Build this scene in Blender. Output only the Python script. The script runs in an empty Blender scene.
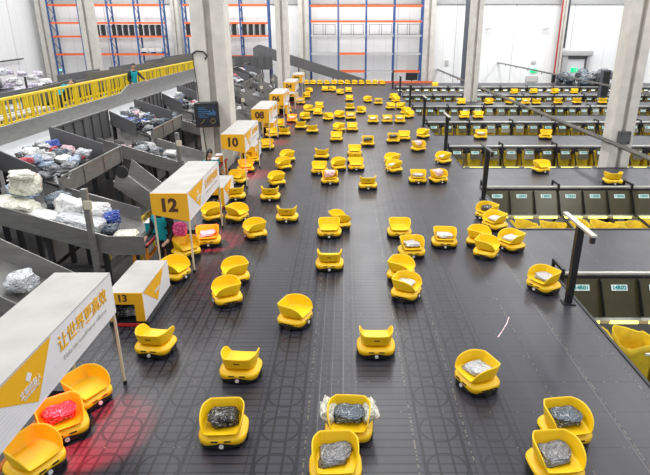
import bpy, bmesh, math, random
from mathutils import Vector, Matrix, noise
R = math.radians
C = bpy.context.scene.collection
rnd = random.Random(7)

# ------------------------------------------------------------------ materials
def newmat(name):
    m = bpy.data.materials.new(name); m.use_nodes = True
    nt = m.node_tree
    return m, nt, nt.nodes['Principled BSDF']

def mat(name, col, rough=.5, metal=0., var=.06, scale=8., bump=0., emis=None, es=0., stretch=None, spec=.5):
    m, nt, b = newmat(name)
    b.inputs['Roughness'].default_value = rough
    b.inputs['Metallic'].default_value = metal
    b.inputs['Specular IOR Level'].default_value = spec
    tc = nt.nodes.new('ShaderNodeTexCoord')
    mp = nt.nodes.new('ShaderNodeMapping')
    if stretch: mp.inputs['Scale'].default_value = stretch
    nt.links.new(tc.outputs['Object'], mp.inputs[0])
    n = nt.nodes.new('ShaderNodeTexNoise'); n.inputs['Scale'].default_value = scale; n.inputs['Detail'].default_value = 4
    nt.links.new(mp.outputs[0], n.inputs['Vector'])
    r = nt.nodes.new('ShaderNodeValToRGB')
    r.color_ramp.elements[0].position = .3; r.color_ramp.elements[1].position = .7
    r.color_ramp.elements[0].color = tuple(max(0, c*(1-var)) for c in col)+(1,)
    r.color_ramp.elements[1].color = tuple(min(1, c*(1+var)) for c in col)+(1,)
    nt.links.new(n.outputs['Fac'], r.inputs[0]); nt.links.new(r.outputs[0], b.inputs['Base Color'])
    if bump:
        bp = nt.nodes.new('ShaderNodeBump'); bp.inputs['Strength'].default_value = bump
        nt.links.new(n.outputs['Fac'], bp.inputs['Height']); nt.links.new(bp.outputs[0], b.inputs['Normal'])
    if emis:
        b.inputs['Emission Color'].default_value = emis+(1,); b.inputs['Emission Strength'].default_value = es
    return m

def M_(nt, op, a, b=None, c=None):
    n = nt.nodes.new('ShaderNodeMath'); n.operation = op
    for i, v in enumerate((a, b, c)):
        if v is None: continue
        if isinstance(v, (int, float)): n.inputs[i].default_value = v
        else: nt.links.new(v, n.inputs[i])
    return n.outputs[0]

TILE = .565
def deck_material():
    m, nt, b = newmat('deck_rubber')
    tc = nt.nodes.new('ShaderNodeTexCoord')
    sp = nt.nodes.new('ShaderNodeSeparateXYZ'); nt.links.new(tc.outputs['Object'], sp.inputs[0])
    X = M_(nt, 'DIVIDE', M_(nt, 'ADD', sp.outputs[0], .41), TILE); Y = M_(nt, 'DIVIDE', sp.outputs[1], TILE)
    cx = M_(nt, 'FLOOR', X); cy = M_(nt, 'FLOOR', Y)
    u = M_(nt, 'SUBTRACT', M_(nt, 'FRACT', X), .5); v = M_(nt, 'SUBTRACT', M_(nt, 'FRACT', Y), .5)
    # column type
    wn = nt.nodes.new('ShaderNodeTexWhiteNoise'); wn.noise_dimensions = '1D'; nt.links.new(cx, wn.inputs['W'])
    col = wn.outputs['Value']
    au = M_(nt, 'ABSOLUTE', u); av = M_(nt, 'ABSOLUTE', v)
    def line(x, p, w):        # 1 where |x-p|<w
        return M_(nt, 'LESS_THAN', M_(nt, 'ABSOLUTE', M_(nt, 'SUBTRACT', x, p)), w)
    bars = M_(nt, 'MAXIMUM', line(au, .13, .022), line(au, .38, .03))
    slat = M_(nt, 'LESS_THAN', M_(nt, 'ABSOLUTE', M_(nt, 'SUBTRACT', M_(nt, 'FRACT', M_(nt, 'MULTIPLY', v, 5)), .5)), .09)
    rr = M_(nt, 'SQRT', M_(nt, 'ADD', M_(nt, 'MULTIPLY', u, u), M_(nt, 'MULTIPLY', v, v)))
    ring = line(rr, .35, .022)
    def cols(ks):
        r = line(cx, ks[0], .5)
        for k in ks[1:]: r = M_(nt, 'MAXIMUM', r, line(cx, k, .5))
        return r
    strong = cols((-6, -5, -4, -3, -1, 2)); weak = cols((0, 3))
    tA = M_(nt, 'ADD', strong, M_(nt, 'MULTIPLY', weak, .55))
    grid = M_(nt, 'MAXIMUM', M_(nt, 'MAXIMUM', bars, ring), M_(nt, 'MULTIPLY', slat, .8))
    plain = M_(nt, 'MULTIPLY', M_(nt, 'ADD', cols((-2, 1)), M_(nt, 'MULTIPLY', M_(nt, 'GREATER_THAN', cx, 3.5), .5)), slat)
    # only grid/slats on the main lane, calm on the branch decks
    main = M_(nt, 'LESS_THAN', sp.outputs[0], 1.85)
    mainc = M_(nt, 'ADD', M_(nt, 'MULTIPLY', main, .75), .25)
    dark = M_(nt, 'MULTIPLY', M_(nt, 'MAXIMUM', M_(nt, 'MULTIPLY', tA, grid), M_(nt, 'MULTIPLY', plain, 1.)), mainc)
    nz = nt.nodes.new('ShaderNodeTexNoise'); nz.inputs['Scale'].default_value = 1.3; nz.inputs['Detail'].default_value = 5
    nt.links.new(tc.outputs['Object'], nz.inputs['Vector'])
    dark = M_(nt, 'MULTIPLY', dark, M_(nt, 'ADD', M_(nt, 'MULTIPLY', nz.outputs['Fac'], .9), .5))
    seam = M_(nt, 'MAXIMUM', M_(nt, 'GREATER_THAN', au, .488), M_(nt, 'GREATER_THAN', av, .488))
    dark = M_(nt, 'MINIMUM', M_(nt, 'MAXIMUM', dark, M_(nt, 'MULTIPLY', seam, .7)), 1.)
    base = nt.nodes.new('ShaderNodeMixRGB'); base.inputs[1].default_value = (.036, .036, .047, 1); base.inputs[2].default_value = (.004, .004, .008, 1)
    nt.links.new(dark, base.inputs[0])
    # specks along the seams
    w2 = nt.nodes.new('ShaderNodeTexWhiteNoise'); w2.noise_dimensions = '2D'
    cmb = nt.nodes.new('ShaderNodeCombineXYZ')
    nt.links.new(M_(nt, 'FLOOR', M_(nt, 'MULTIPLY', sp.outputs[0], 55)), cmb.inputs[0])
    nt.links.new(M_(nt, 'FLOOR', M_(nt, 'MULTIPLY', sp.outputs[1], 38)), cmb.inputs[1])
    nt.links.new(cmb.outputs[0], w2.inputs['Vector'])
    colseam = M_(nt, 'MULTIPLY', M_(nt, 'GREATER_THAN', au, .486), M_(nt, 'GREATER_THAN', w2.outputs['Value'], .62))
    rowseam = M_(nt, 'MULTIPLY', M_(nt, 'GREATER_THAN', av, .485), M_(nt, 'GREATER_THAN', w2.outputs['Value'], .93))
    w3 = nt.nodes.new('ShaderNodeTexWhiteNoise'); w3.noise_dimensions = '1D'; nt.links.new(M_(nt, 'ROUND', X), w3.inputs['W'])
    colseam = M_(nt, 'MULTIPLY', colseam, M_(nt, 'GREATER_THAN', w3.outputs['Value'], .5))
    speck = M_(nt, 'MAXIMUM', colseam, rowseam)
    mx = nt.nodes.new('ShaderNodeMixRGB'); mx.inputs[2].default_value = (.33, .29, .2, 1)
    nt.links.new(M_(nt, 'MULTIPLY', speck, .38), mx.inputs[0]); nt.links.new(base.outputs[0], mx.inputs[1])
    # pale worn guide lines along the middle aisle
    gl = M_(nt, 'MAXIMUM', M_(nt, 'MAXIMUM', line(sp.outputs[0], -.30, .007), line(sp.outputs[0], -.02, .009)), M_(nt, 'MAXIMUM', line(sp.outputs[0], -.16, .005), line(sp.outputs[0], 2.95, .006)))
    mx2 = nt.nodes.new('ShaderNodeMixRGB'); mx2.inputs[2].default_value = (.3, .3, .31, 1)
    nt.links.new(M_(nt, 'MULTIPLY', gl, M_(nt, 'MULTIPLY', nz.outputs['Fac'], .4)), mx2.inputs[0]); nt.links.new(mx.outputs[0], mx2.inputs[1]); mx = mx2
    # long streaks of lighter and darker tone
    mp = nt.nodes.new('ShaderNodeMapping'); mp.inputs['Scale'].default_value = (3.2, .12, 1)
    nt.links.new(tc.outputs['Object'], mp.inputs[0])
    n2 = nt.nodes.new('ShaderNodeTexNoise'); n2.inputs['Scale'].default_value = 1.5; n2.inputs['Detail'].default_value = 3
    nt.links.new(mp.outputs[0], n2.inputs['Vector'])
    mul = nt.nodes.new('ShaderNodeMixRGB'); mul.blend_type = 'MULTIPLY'; mul.inputs[0].default_value = 1
    g = M_(nt, 'ADD', M_(nt, 'MULTIPLY', n2.outputs['Fac'], .7), .62)
    cg = nt.nodes.new('ShaderNodeCombineXYZ')
    for i in range(3): nt.links.new(g, cg.inputs[i])
    nt.links.new(mx.outputs[0], mul.inputs[1]); nt.links.new(cg.outputs[0], mul.inputs[2])
    nt.links.new(mul.outputs[0], b.inputs['Base Color'])
    rg = M_(nt, 'ADD', M_(nt, 'MULTIPLY', nz.outputs['Fac'], .16), .27)
    nt.links.new(rg, b.inputs['Roughness'])
    b.inputs['Specular IOR Level'].default_value = .42
    return m

def wall_material():
    m, nt, b = newmat('white_panel_wall')
    tc = nt.nodes.new('ShaderNodeTexCoord'); sp = nt.nodes.new('ShaderNodeSeparateXYZ')
    nt.links.new(tc.outputs['Object'], sp.inputs[0])
    s = M_(nt, 'ADD', sp.outputs[0], sp.outputs[1])
    f = M_(nt, 'FRACT', M_(nt, 'MULTIPLY', s, 1.0)); f2 = M_(nt, 'FRACT', M_(nt, 'MULTIPLY', s, .2))
    d = M_(nt, 'MAXIMUM', M_(nt, 'MULTIPLY', M_(nt, 'LESS_THAN', f, .05), .35), M_(nt, 'MULTIPLY', M_(nt, 'LESS_THAN', f2, .015), 1.))
    mx = nt.nodes.new('ShaderNodeMixRGB'); mx.inputs[1].default_value = (.90, .91, .92, 1); mx.inputs[2].default_value = (.55, .56, .58, 1)
    nt.links.new(d, mx.inputs[0])
    n = nt.nodes.new('ShaderNodeTexNoise'); n.inputs['Scale'].default_value = .6
    nt.links.new(mx.outputs[0], b.inputs['Base Color']); b.inputs['Roughness'].default_value = .6
    return m

MT = {}
MT['deck'] = deck_material()
MT['wall'] = wall_material()
MT['yellow'] = mat('cart_yellow', (.93, .565, .004), .38, var=.03)
MT['yellow_tray'] = mat('tray_yellow', (.95, .60, .006), .42, var=.03)
MT['black'] = mat('black_plastic', (.012, .012, .013), .45)
MT['black_metal'] = mat('black_steel', (.018, .018, .02), .45, .3)
MT['rubber'] = mat('wheel_rubber', (.02, .02, .02), .7)
MT['lamp'] = mat('round_lamp_glass', (.75, .75, .75), .25)
MT['concrete'] = mat('column_concrete', (.60, .575, .53), .75, var=.1, scale=2.5, bump=.05)
MT['steel'] = mat('galvanised_sheet', (.30, .295, .285), .34, .6, var=.14, scale=3., stretch=(1, 1, 4))
MT['steel_dark'] = mat('grey_painted_sheet', (.115, .115, .12), .5, .25, var=.1, scale=3.)
MT['belt'] = mat('grey_belt', (.40, .41, .42), .55, var=.06, scale=4)
MT['rail_yellow'] = mat('railing_yellow', (.80, .58, .015), .5)
MT['frame_dark'] = mat('dark_frame_steel', (.035, .037, .042), .5, .3)
MT['floor_dark'] = mat('dark_lower_floor', (.075, .07, .068), .6, var=.3, scale=1.5)
MT['white'] = mat('canopy_white', (.73, .73, .765), .45, var=.03, scale=3)
MT['canopy_top'] = mat('canopy_top_grey', (.43, .415, .395), .6, var=.12, scale=2.2)
MT['sign_yellow'] = mat('sign_yellow', (.80, .42, .01), .5, var=.02)
MT['ink'] = mat('brown_ink', (.075, .03, .015), .6)
MT['ink_grey'] = mat('grey_ink', (.60, .58, .56), .6)
MT['cream'] = mat('cream_pole', (.62, .56, .43), .5)
MT['orange'] = mat('orange_paint', (.80, .27, .01), .5)
MT['red'] = mat('red_paint', (.45, .02, .02), .5)
MT['blue'] = mat('rack_blue', (.025, .08, .24), .5)
MT['rack_orange'] = mat('rack_orange', (.75, .13, .03), .5)
MT['rack_grey'] = mat('rack_grey', (.45, .45, .46), .5)
MT['teal'] = mat('teal_cloth', (.0, .30, .36), .8, bump=.2)
MT['cloth_black'] = mat('black_cloth', (.018, .018, .022), .85, bump=.2)
MT['skin'] = mat('skin', (.48, .27, .18), .55)
MT['hair'] = mat('black_hair', (.012, .01, .009), .5)
MT['acrylic'] = mat('smoked_chute_panel', (.05, .042, .014), .25, .1, var=.25, scale=2.2)
MT['label'] = mat('white_label', (.72, .84, .82), .5)
MT['teal_ink'] = mat('teal_ink', (.0, .26, .27), .6)
MT['rail_light'] = mat('pale_rail', (.55, .55, .5), .35, .5)
MT['bag'] = mat('yellow_sack', (.72, .50, .015), .6, var=.15, scale=6, bump=.3)
MT['led'] = mat('led_strip', (.9, .9, .3), .4, emis=(.95, 1., .10), es=4.5)
MT['green'] = mat('exit_green', (.0, .42, .18), .4, emis=(.0, .8, .3), es=.9)
MT['green_led'] = mat('green_indicator', (.1, .8, .4), .4, emis=(.1, 1., .5), es=2.5)
MT['screen'] = mat('dark_screen', (.012, .02, .035), .15)
MT['screen_line'] = mat('screen_lines', (.02, .09, .2), .3, emis=(.03, .16, .35), es=.5)
MT['screen_gold'] = mat('screen_gold', (.4, .3, .02), .3, emis=(.5, .36, .03), es=.5)
MT['red_lens'] = mat('scanner_lens', (.8, .02, .05), .3, emis=(1., .02, .06), es=6.)
MT['pipe_red'] = mat('pipe_red', (.40, .03, .03), .45)
MT['post_dark'] = mat('slate_post', (.07, .08, .10), .5)
PCOL = {'black': (.025, .026, .03), 'grey': (.22, .23, .25), 'silver': (.55, .57, .60), 'white': (.84, .84, .84), 'ivory': (.80, .77, .64),
        'blue': (.04, .09, .42), 'red': (.5, .04, .06), 'pink': (.85, .52, .56), 'slate': (.10, .13, .17), 'lilac': (.60, .55, .68),
        'brown': (.30, .18, .09), 'paleblue': (.42, .52, .68), 'maroon': (.20, .03, .06), 'magenta': (.85, .05, .25)}
def wrapmat(name, c):
    m, nt, b = newmat(name); b.inputs['Roughness'].default_value = .2
    tc = nt.nodes.new('ShaderNodeTexCoord'); n = nt.nodes.new('ShaderNodeTexNoise'); n.inputs['Scale'].default_value = 4.5; n.inputs['Detail'].default_value = 5; n.inputs['Distortion'].default_value = 1.6
    nt.links.new(tc.outputs['Object'], n.inputs['Vector'])
    r = nt.nodes.new('ShaderNodeValToRGB'); e = r.color_ramp.elements
    lum = sum(c)/3; hi = tuple(min(.8, q*1.25+.10*(lum < .3)) for q in c)
    e[0].position = .34; e[0].color = tuple(q*.62 for q in c)+(1,); e[1].position = .42; e[1].color = tuple(min(.85, q*1.1) for q in c)+(1,)
    k = r.color_ramp.elements.new(.57); k.color = tuple(min(.85, q*1.15) for q in c)+(1,)
    k = r.color_ramp.elements.new(.60); k.color = tuple(min(.85, q*.6+.34) for q in c)+(1,)  # pale mottling paints glossy highlights into the wrap colour
    nt.links.new(n.outputs['Fac'], r.inputs[0]); nt.links.new(r.outputs[0], b.inputs['Base Color'])
    n2 = nt.nodes.new('ShaderNodeTexNoise'); n2.inputs['Scale'].default_value = 3.2; n2.inputs['Detail'].default_value = 1; n2.inputs['Distortion'].default_value = 2.; nt.links.new(tc.outputs['Object'], n2.inputs['Vector'])
    bp = nt.nodes.new('ShaderNodeBump'); bp.inputs['Strength'].default_value = .8; bp.inputs['Distance'].default_value = .1
    nt.links.new(n2.outputs['Fac'], bp.inputs['Height']); nt.links.new(bp.outputs[0], b.inputs['Normal'])
    return m
for k, c in PCOL.items(): MT['p_'+k] = wrapmat('wrap_'+k, c)

# ------------------------------------------------------------------ mesh builder
class MB:
    def __init__(self): self.v = []; self.f = []; self.mi = []; self.m = 0
    def add(self, vs, fs):
        o = len(self.v); self.v += [tuple(v) for v in vs]
        for f in fs: self.f.append(tuple(i+o for i in f)); self.mi.append(self.m)
        return self
    def box(self, x0, x1, y0, y1, z0, z1):
        vs = [(x, y, z) for z in (z0, z1) for y in (y0, y1) for x in (x0, x1)]
        return self.add(vs, [(0, 2, 3, 1), (4, 5, 7, 6), (0, 1, 5, 4), (2, 6, 7, 3), (0, 4, 6, 2), (1, 3, 7, 5)])
    def bar(self, a, b, w, h=None, up=(0, 0, 1)):
        a = Vector(a); b = Vector(b); h = h or w
        d = (b-a).normalized(); up = Vector(up)
        if abs(d.dot(up)) > .98: up = Vector((0, 1, 0))
        s = d.cross(up).normalized(); t = s.cross(d).normalized()
        vs = []
        for p in (a, b):
            for i, j in ((-1, -1), (1, -1), (1, 1), (-1, 1)): vs.append(p+s*i*w/2+t*j*h/2)
        return self.add(vs, [(0, 1, 2, 3), (7, 6, 5, 4), (0, 4, 5, 1), (1, 5, 6, 2), (2, 6, 7, 3), (3, 7, 4, 0)])
    def tube(self, a, b, r, r2=None, n=10):
        a = Vector(a); b = Vector(b); r2 = r if r2 is None else r2
        d = (b-a).normalized(); up = Vector((0, 0, 1)) if abs(d.z) < .95 else Vector((0, 1, 0))
        s = d.cross(up).normalized(); t = s.cross(d)
        vs = [p+(s*math.cos(2*math.pi*i/n)+t*math.sin(2*math.pi*i/n))*q for p, q in ((a, r), (b, r2)) for i in range(n)]
        fs = [(i, (i+1) % n, n+(i+1) % n, n+i) for i in range(n)]+[tuple(range(n-1, -1, -1)), tuple(range(n, 2*n))]
        return self.add(vs, fs)
    def rings(self, rs, cap0=True, cap1=True):
        n = len(rs[0]); vs = [p for r in rs for p in r]; fs = []
        for k in range(len(rs)-1):
            for i in range(n): fs.append((k*n+i, k*n+(i+1) % n, (k+1)*n+(i+1) % n, (k+1)*n+i))
        if cap0: fs.append(tuple(range(n-1, -1, -1)))
        if cap1: fs.append(tuple(range((len(rs)-1)*n, len(rs)*n)))
        return self.add(vs, fs)
    def sheet(self, pts, t):      # thick polygon: pts planar, extruded along normal by t
        p = [Vector(q) for q in pts]; nrm = (p[1]-p[0]).cross(p[2]-p[0]).normalized()*t
        return self.rings([p, [q+nrm for q in p]])
    def mesh(self, name, mats, smooth=False, bevel=0.):
        me = bpy.data.meshes.new(name); me.from_pydata(self.v, [], self.f)
        for m in (mats if isinstance(mats, (list, tuple)) else [mats]): me.materials.append(m)
        me.polygons.foreach_set('material_index', self.mi)
        bm = bmesh.new(); bm.from_mesh(me); bmesh.ops.recalc_face_normals(bm, faces=bm.faces)
        if bevel: bmesh.ops.bevel(bm, geom=list(bm.edges), offset=bevel, segments=2, affect='EDGES', profile=.6, clamp_overlap=True)
        bm.to_mesh(me); bm.free()
        if smooth: me.shade_smooth()
        return me
    def build(self, name, mats, parent=None, smooth=False, bevel=0., label=None):
        return link(name, self.mesh(name, mats, smooth, bevel), parent, label)

def link(name, me, parent=None, label=None, loc=(0, 0, 0), rz=0.):
    o = bpy.data.objects.new(name, me); C.objects.link(o); o.location = loc; o.rotation_euler = (0, 0, rz)
    if parent: o.parent = parent
    if label: o['label'] = label
    return o
def tag(o, label, cat, group=None, kind=None):
    if label: o['label'] = label
    if cat: o['category'] = cat
    if group: o['group'] = group
    if kind: o['kind'] = kind
    return o
def thing(name, label, cat, loc=(0, 0, 0), rz=0., group=None):
    return tag(link(name, None, None, None, loc, rz), label, cat, group)
def struct(name, mb, m, **k):
    o = mb.build(name, m, **k); o['kind'] = 'structure'; return o
def copy_tree(o, parent=None):
    c = o.copy(); C.objects.link(c)
    if parent: c.parent = parent
    for ch in list(KIDS.get(o.name, [])): copy_tree(ch, c)
    return c
KIDS = {}
def kid(name, me, parent, label=None, loc=(0, 0, 0)):
    o = link(name, me, parent, label, loc); KIDS.setdefault(parent.name, []).append(o); return o
TXT = {}
def text_mesh(s, size, bold=0., depth=.002):
    k = (s, size, bold, depth)
    if k in TXT: return TXT[k].copy()
    TXT[k] = _text(s, size, bold, depth); return TXT[k].copy()
def _text(s, size, bold, depth):
    cu = bpy.data.curves.new('lettering', 'FONT'); cu.body = s; cu.size = size; cu.align_x = 'CENTER'; cu.align_y = 'CENTER'
    cu.extrude = depth; cu.offset = bold; cu.resolution_u = 3
    o = bpy.data.objects.new('lettering', cu); C.objects.link(o)
    dg = bpy.context.evaluated_depsgraph_get(); dg.update()
    me = bpy.data.meshes.new_from_object(o.evaluated_get(dg)); bpy.data.objects.remove(o); bpy.data.curves.remove(cu)
    me.materials.clear(); return me
def eval_mods(me, mods):
    o = bpy.data.objects.new('work', me); C.objects.link(o)
    for typ, kw in mods:
        md = o.modifiers.new(typ, typ)
        for k, v in kw.items(): setattr(md, k, v)
    dg = bpy.context.evaluated_depsgraph_get(); dg.update()
    r = bpy.data.meshes.new_from_object(o.evaluated_get(dg)); bpy.data.objects.remove(o); return r

for k_ in ('14R', '12R', '10R', '08R', '06R', '04R'):
    for i_ in range(1, 32): text_mesh('%s%02d' % (k_, i_), .095, .004, .001)
# ------------------------------------------------------------------ camera
H = 4.0; P = R(20.6); F = 550.; PX = 345.; PY = 237.5
cam = bpy.data.cameras.new('camera'); co = bpy.data.objects.new('camera', cam); C.objects.link(co)
co.location = (0, 0, H); co.rotation_euler = (R(90)-P, 0, 0)
cam.sensor_width = 36; cam.lens = F/650*36; cam.shift_x = -20/650; cam.clip_end = 300
bpy.context.scene.camera = co
def gnd(x, y, z=0.):      # where the sight line through a photo point meets height z
    u = (x-PX)/F; v = (PY-y)/F
    d = Vector((u, math.cos(P)+v*math.sin(P), -math.sin(P)+v*math.cos(P)))
    t = (z-H)/d.z
    return Vector((d.x*t, d.y*t, z))

# ------------------------------------------------------------------ setting
FK = [8.77+5.65*k for k in range(7)]        # far edges of the sorting pits
NK = [f-3.3 for f in FK]
XE = 3.68
def xmax(f): return min(23.5, .6*(f+2)+4.5)
STY = [3.22, 8.86, 14.45, 19.4, 24.3, 30.0, 35.2]
mb = MB(); mb.box(-3.16, XE, 1.2, 46.6, -.14, 0)
for a_, b_ in zip([1.2]+[y+2.25 for y in STY], [y-.4 for y in STY]+[46.6]): mb.box(-3.62, -3.16, a_, b_, -.14, 0)
for k in range(7):
    y0 = FK[k]; y1 = NK[k+1] if k < 6 else 46.6
    mb.box(XE, xmax(FK[k])+2, y0, y1, -.14, 0)
struct('floor', mb, MT['deck'])
mb = MB(); mb.box(XE-.02, 27, 0, 50.5, -1.95, -1.85); struct('floor.001', mb, MT['floor_dark'])
mb = MB(); mb.box(-26.2, -3.1, 0, 50.5, -.75, -.65); mb.box(-3.1, XE-.02, 46.6, 50.5, -.75, -.65); struct('floor.002', mb, MT['floor_dark'])
mb = MB(); mb.box(-26.6, 27, 50.5, 50.8, -1.9, 9); struct('wall_back', mb, MT['wall'])
mb = MB(); mb.box(-26.6, -26.2, 8, 50.5, -.75, 9); struct('wall_left', mb, MT['wall'])
mb = MB(); mb.box(26.6, 27, 8, 50.5, -1.9, 9); struct('wall_right', mb, MT['wall'])
mb = MB(); mb.box(-26.2, 26.6, 50.3, 50.5, 6.12, 6.6)
struct('trim_1', mb, MT['rack_grey'])
# black edging of the pits
mb = MB()
for k in range(7):
    xr = xmax(FK[k])+2
    mb.box(XE, xr, NK[k], NK[k]+.05 if k == 0 else NK[k]+.002, -.22, .012) if k else None
    mb.box(XE-.03, XE+.012, NK[k], FK[k], -.25, .014)
    if k: mb.box(XE-.03, xr, NK[k]-.012, NK[k]+.05, -.25, .014)
struct('trim_2', mb, MT['black_metal'])

# concrete columns
def column(x, y, label, w=.92, flip=1):
    t = thing('concrete_column', label, 'column', (x, y, -.65 if x < XE else -1.85), 0, 'precast concrete columns of the hall')
    t['kind'] = 'structure'
    h = 11
    mb = MB()
    fl = w*.40
    d = min(.42, w*.45); mb.box(-w/2, -w/2+fl, -d, d, 0, h); mb.box(w/2-fl, w/2, -d, d, 0, h); mb.box(-w/2+fl, w/2-fl, -d*.5, d*.5, 0, h)
    kid('shaft', mb.mesh('shaft', MT['concrete'], bevel=.015), t)
    return t
column(-4.08, 17.9, 'big pale concrete column behind the 10 canopy, with a black monitor on it', 1.0)
column(8.62, 17.4, 'big pale grooved concrete column standing in the sorting rows at right', .68)
column(-3.68, 34.5, 'concrete column behind the 04 canopy, second along the left row', .72)
column(7.68, 34.6, 'concrete column rising from the far sorting rows right of the middle', .7)
column(-15.0, 34.5, 'concrete column in front of the left rack, above the yellow railing', .72)
column(-3.45, 49.6, 'slim pale column at the back wall left of the middle rack', .9)
column(7.05, 49.6, 'pale column at the back wall right of the middle rack', 1.0)
column(-14.25, 49.9, 'pale column at the back wall between the two left racks', .65)
column(-25.2, 49.6, 'pale column in the far left corner of the hall', .9)
column(18.4, 49.9, 'slim pale column at the back wall beside the red pipe', .45)

# ------------------------------------------------------------------ robots
def super_ring(a, b, z, n=32, e=3.2, dz=None):
    r = []
    for i in range(n):
        t = 2*math.pi*i/n; c = math.cos(t); s = math.sin(t)
        x = a*math.copysign(abs(c)**(2/e), c); y = b*math.copysign(abs(s)**(2/e), s)
        r.append((x, y, z+(dz(x, y) if dz else 0)))
    return r
def make_robot_meshes():
    g = {}
    wave = lambda x, y: .028*math.cos(x*16)*(1 if abs(y) > .15 else 0)*.6
    mb = MB(); mb.rings([super_ring(.232, .205, .075, dz=wave), super_ring(.25, .222, .085, dz=wave), super_ring(.252, .224, .12), super_ring(.24, .212, .143),
                         super_ring(.226, .2, .145), super_ring(.222, .196, .158), super_ring(.19, .17, .164)])
    g['body'] = mb.mesh('body', MT['yellow'], smooth=True)
    mb = MB(); mb.rings([super_ring(.225, .2, .018), super_ring(.238, .212, .03), super_ring(.24, .214, .1)])
    g['skirt'] = mb.mesh('skirt', MT['black'], smooth=False)
    g['slots'] = []
    for sy in (-1, 1):
        for x0, x1 in ((-.10, -.03), (.03, .10)):
            mb = MB(); mb.box(x0, x1, sy*.218-.009, sy*.218+.009, .118, .13); g['slots'].append(mb.mesh('vent_slot', MT['black']))
    for sx in (-1, 1):
        mb = MB(); mb.box(sx*.25-.006, sx*.25+.006, -.1, .1, .098, .112); g['slots'].append(mb.mesh('vent_slot', MT['black']))
    for sy, k in ((-1, 'lampf'), (1, 'lampb')):
        mb = MB(); mb.tube((0, sy*.21, .062), (0, sy*.228, .062), .024, n=14); g[k] = mb.mesh('lamp', MT['lamp'])
    for s, n in ((-1, 'a'), (1, 'b')):
        mb = MB(); mb.tube((s*.205, 0, .058), (s*.25, 0, .058), .058, n=18); mb.tube((s*.25, 0, .058), (s*.2535, 0, .058), .03, n=12)
        g['wheel'+n] = mb.mesh('wheel', MT['rubber'])
    # tray: floor ring + rim ring, open low front at -Y, back wall at +Y, high flaps at +-X
    bx = [(-.16, -.185), (0, -.19), (.16, -.185), (.188, -.13), (.192, -.02), (.188, .09), (.14, .155), (0, .16), (-.14, .155), (-.188, .09), (-.192, -.02), (-.188, -.13)]
    rx = [(-.17, -.21, .02), (0, -.212, .012), (.17, -.21, .02), (.21, -.165, .135), (.22, -.03, .182), (.216, .1, .18), (.15, .2, .165), (0, .208, .162),
          (-.15, .2, .165), (-.216, .1, .18), (-.22, -.03, .182), (-.21, -.165, .135)]
    n = 12; vs = [(0, -.02, -.004)]+[(x*.55, y*.55, -.002) for x, y in bx]+[(x, y, .008) for x, y in bx]
    vs += [((a[0]+r[0])/2*1.03, (a[1]+r[1])/2*1.03, r[2]*.5+.010) for a, r in zip(bx, rx)]+[r for r in rx]
    fs = [(0, 1+i, 1+(i+1) % n) for i in range(n)]
    for k in range(3): fs += [(1+k*n+i, 1+k*n+(i+1) % n, 1+(k+1)*n+(i+1) % n, 1+(k+1)*n+i) for i in range(n)]
    me = bpy.data.meshes.new('tray'); me.from_pydata([(x, y, z+.185) for x, y, z in vs], [], [tuple(reversed(f)) for f in fs]); me.materials.append(MT['yellow_tray'])
    bm = bmesh.new(); bm.from_mesh(me)
    cr = bm.edges.layers.float.new('crease_edge')
    for e in bm.edges:
        i, j = sorted(v.index for v in e.verts)
        if i >= 13 and j <= 24: e[cr] = .5
        if i >= 37: e[cr] = .6
        if (i-1) % 12 == (j-1) % 12 and (i-1) % 12 in (2, 6, 8, 0): e[cr] = .6
    bmesh.ops.recalc_face_normals(bm, faces=bm.faces)
    bm.to_mesh(me); bm.free()
    g['tray'] = eval_mods(me, [('SUBSURF', dict(levels=2, render_levels=2)), ('SOLIDIFY', dict(thickness=.011, offset=0))])
    g['tray'].name = 'tray'; g['tray'].shade_smooth()
    mb = MB(); mb.box(-.035, .035, .19, .2, .275, .288); g['tray_marking'] = mb.mesh('tray_marking', MT['ink'])
    mb = MB(); mb.box(-.12, .12, -.12, .12, .15, .176); g['tilt_mount'] = mb.mesh('tilt_mount', MT['black'])
    return g
G = make_robot_meshes()
proto = None
robots = []
ORD = ['nearest', 'second nearest', 'third nearest', 'fourth nearest', 'fifth nearest', 'sixth nearest', 'seventh nearest', 'eighth nearest', 'ninth nearest',
       'tenth nearest', 'eleventh nearest', 'twelfth nearest', 'thirteenth nearest', 'fourteenth nearest', 'fifteenth nearest', 'sixteenth nearest',
       'seventeenth nearest', 'eighteenth nearest', 'nineteenth nearest', 'twentieth nearest', 'twenty-first nearest', 'twenty-second nearest',
       'twenty-third nearest', 'twenty-fourth nearest', 'twenty-fifth nearest', 'twenty-sixth nearest', 'twenty-seventh nearest', 'twenty-eighth nearest',
       'twenty-ninth nearest', 'thirtieth nearest']
def robot(lane, x, yb, yaw=0, load=None):
    """x, yb: where the robot's near lower edge meets the deck in the photo; yaw 0 = open tray side towards the camera"""
    global proto
    p = gnd(x, yb); p.x *= (p.y+.15)/p.y; p.y += .15
    near = p.y < 18
    if proto is None: proto = {}
    if near not in proto:
        q = thing('sorting_robot', '', 'robot')
        parts = [('skirt', G['skirt']), ('body', G['body']), ('wheel', G['wheela']), ('wheel', G['wheelb']), ('tilt_mount', G['tilt_mount'])]
        if near: parts += [('lamp', G['lampf']), ('lamp', G['lampb'])]
        for nm, me in parts:
            o = kid(nm, me, q)
            if nm == 'body' and near:
                for sm_ in G['slots']: kid('vent_slot', sm_, o)
        o = kid('tray', G['tray'], q)
        if near: kid('tray_marking', G['tray_marking'], o)
        proto[near] = o = q
    else: o = copy_tree(proto[near])
    o.location = p; o.rotation_euler = (0, 0, R(yaw)); o['category'] = 'robot'; o['group'] = 'yellow sorting robots'
    robots.append((o, lane, p, yaw, load)); return o
A, B = 0, 180
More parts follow.
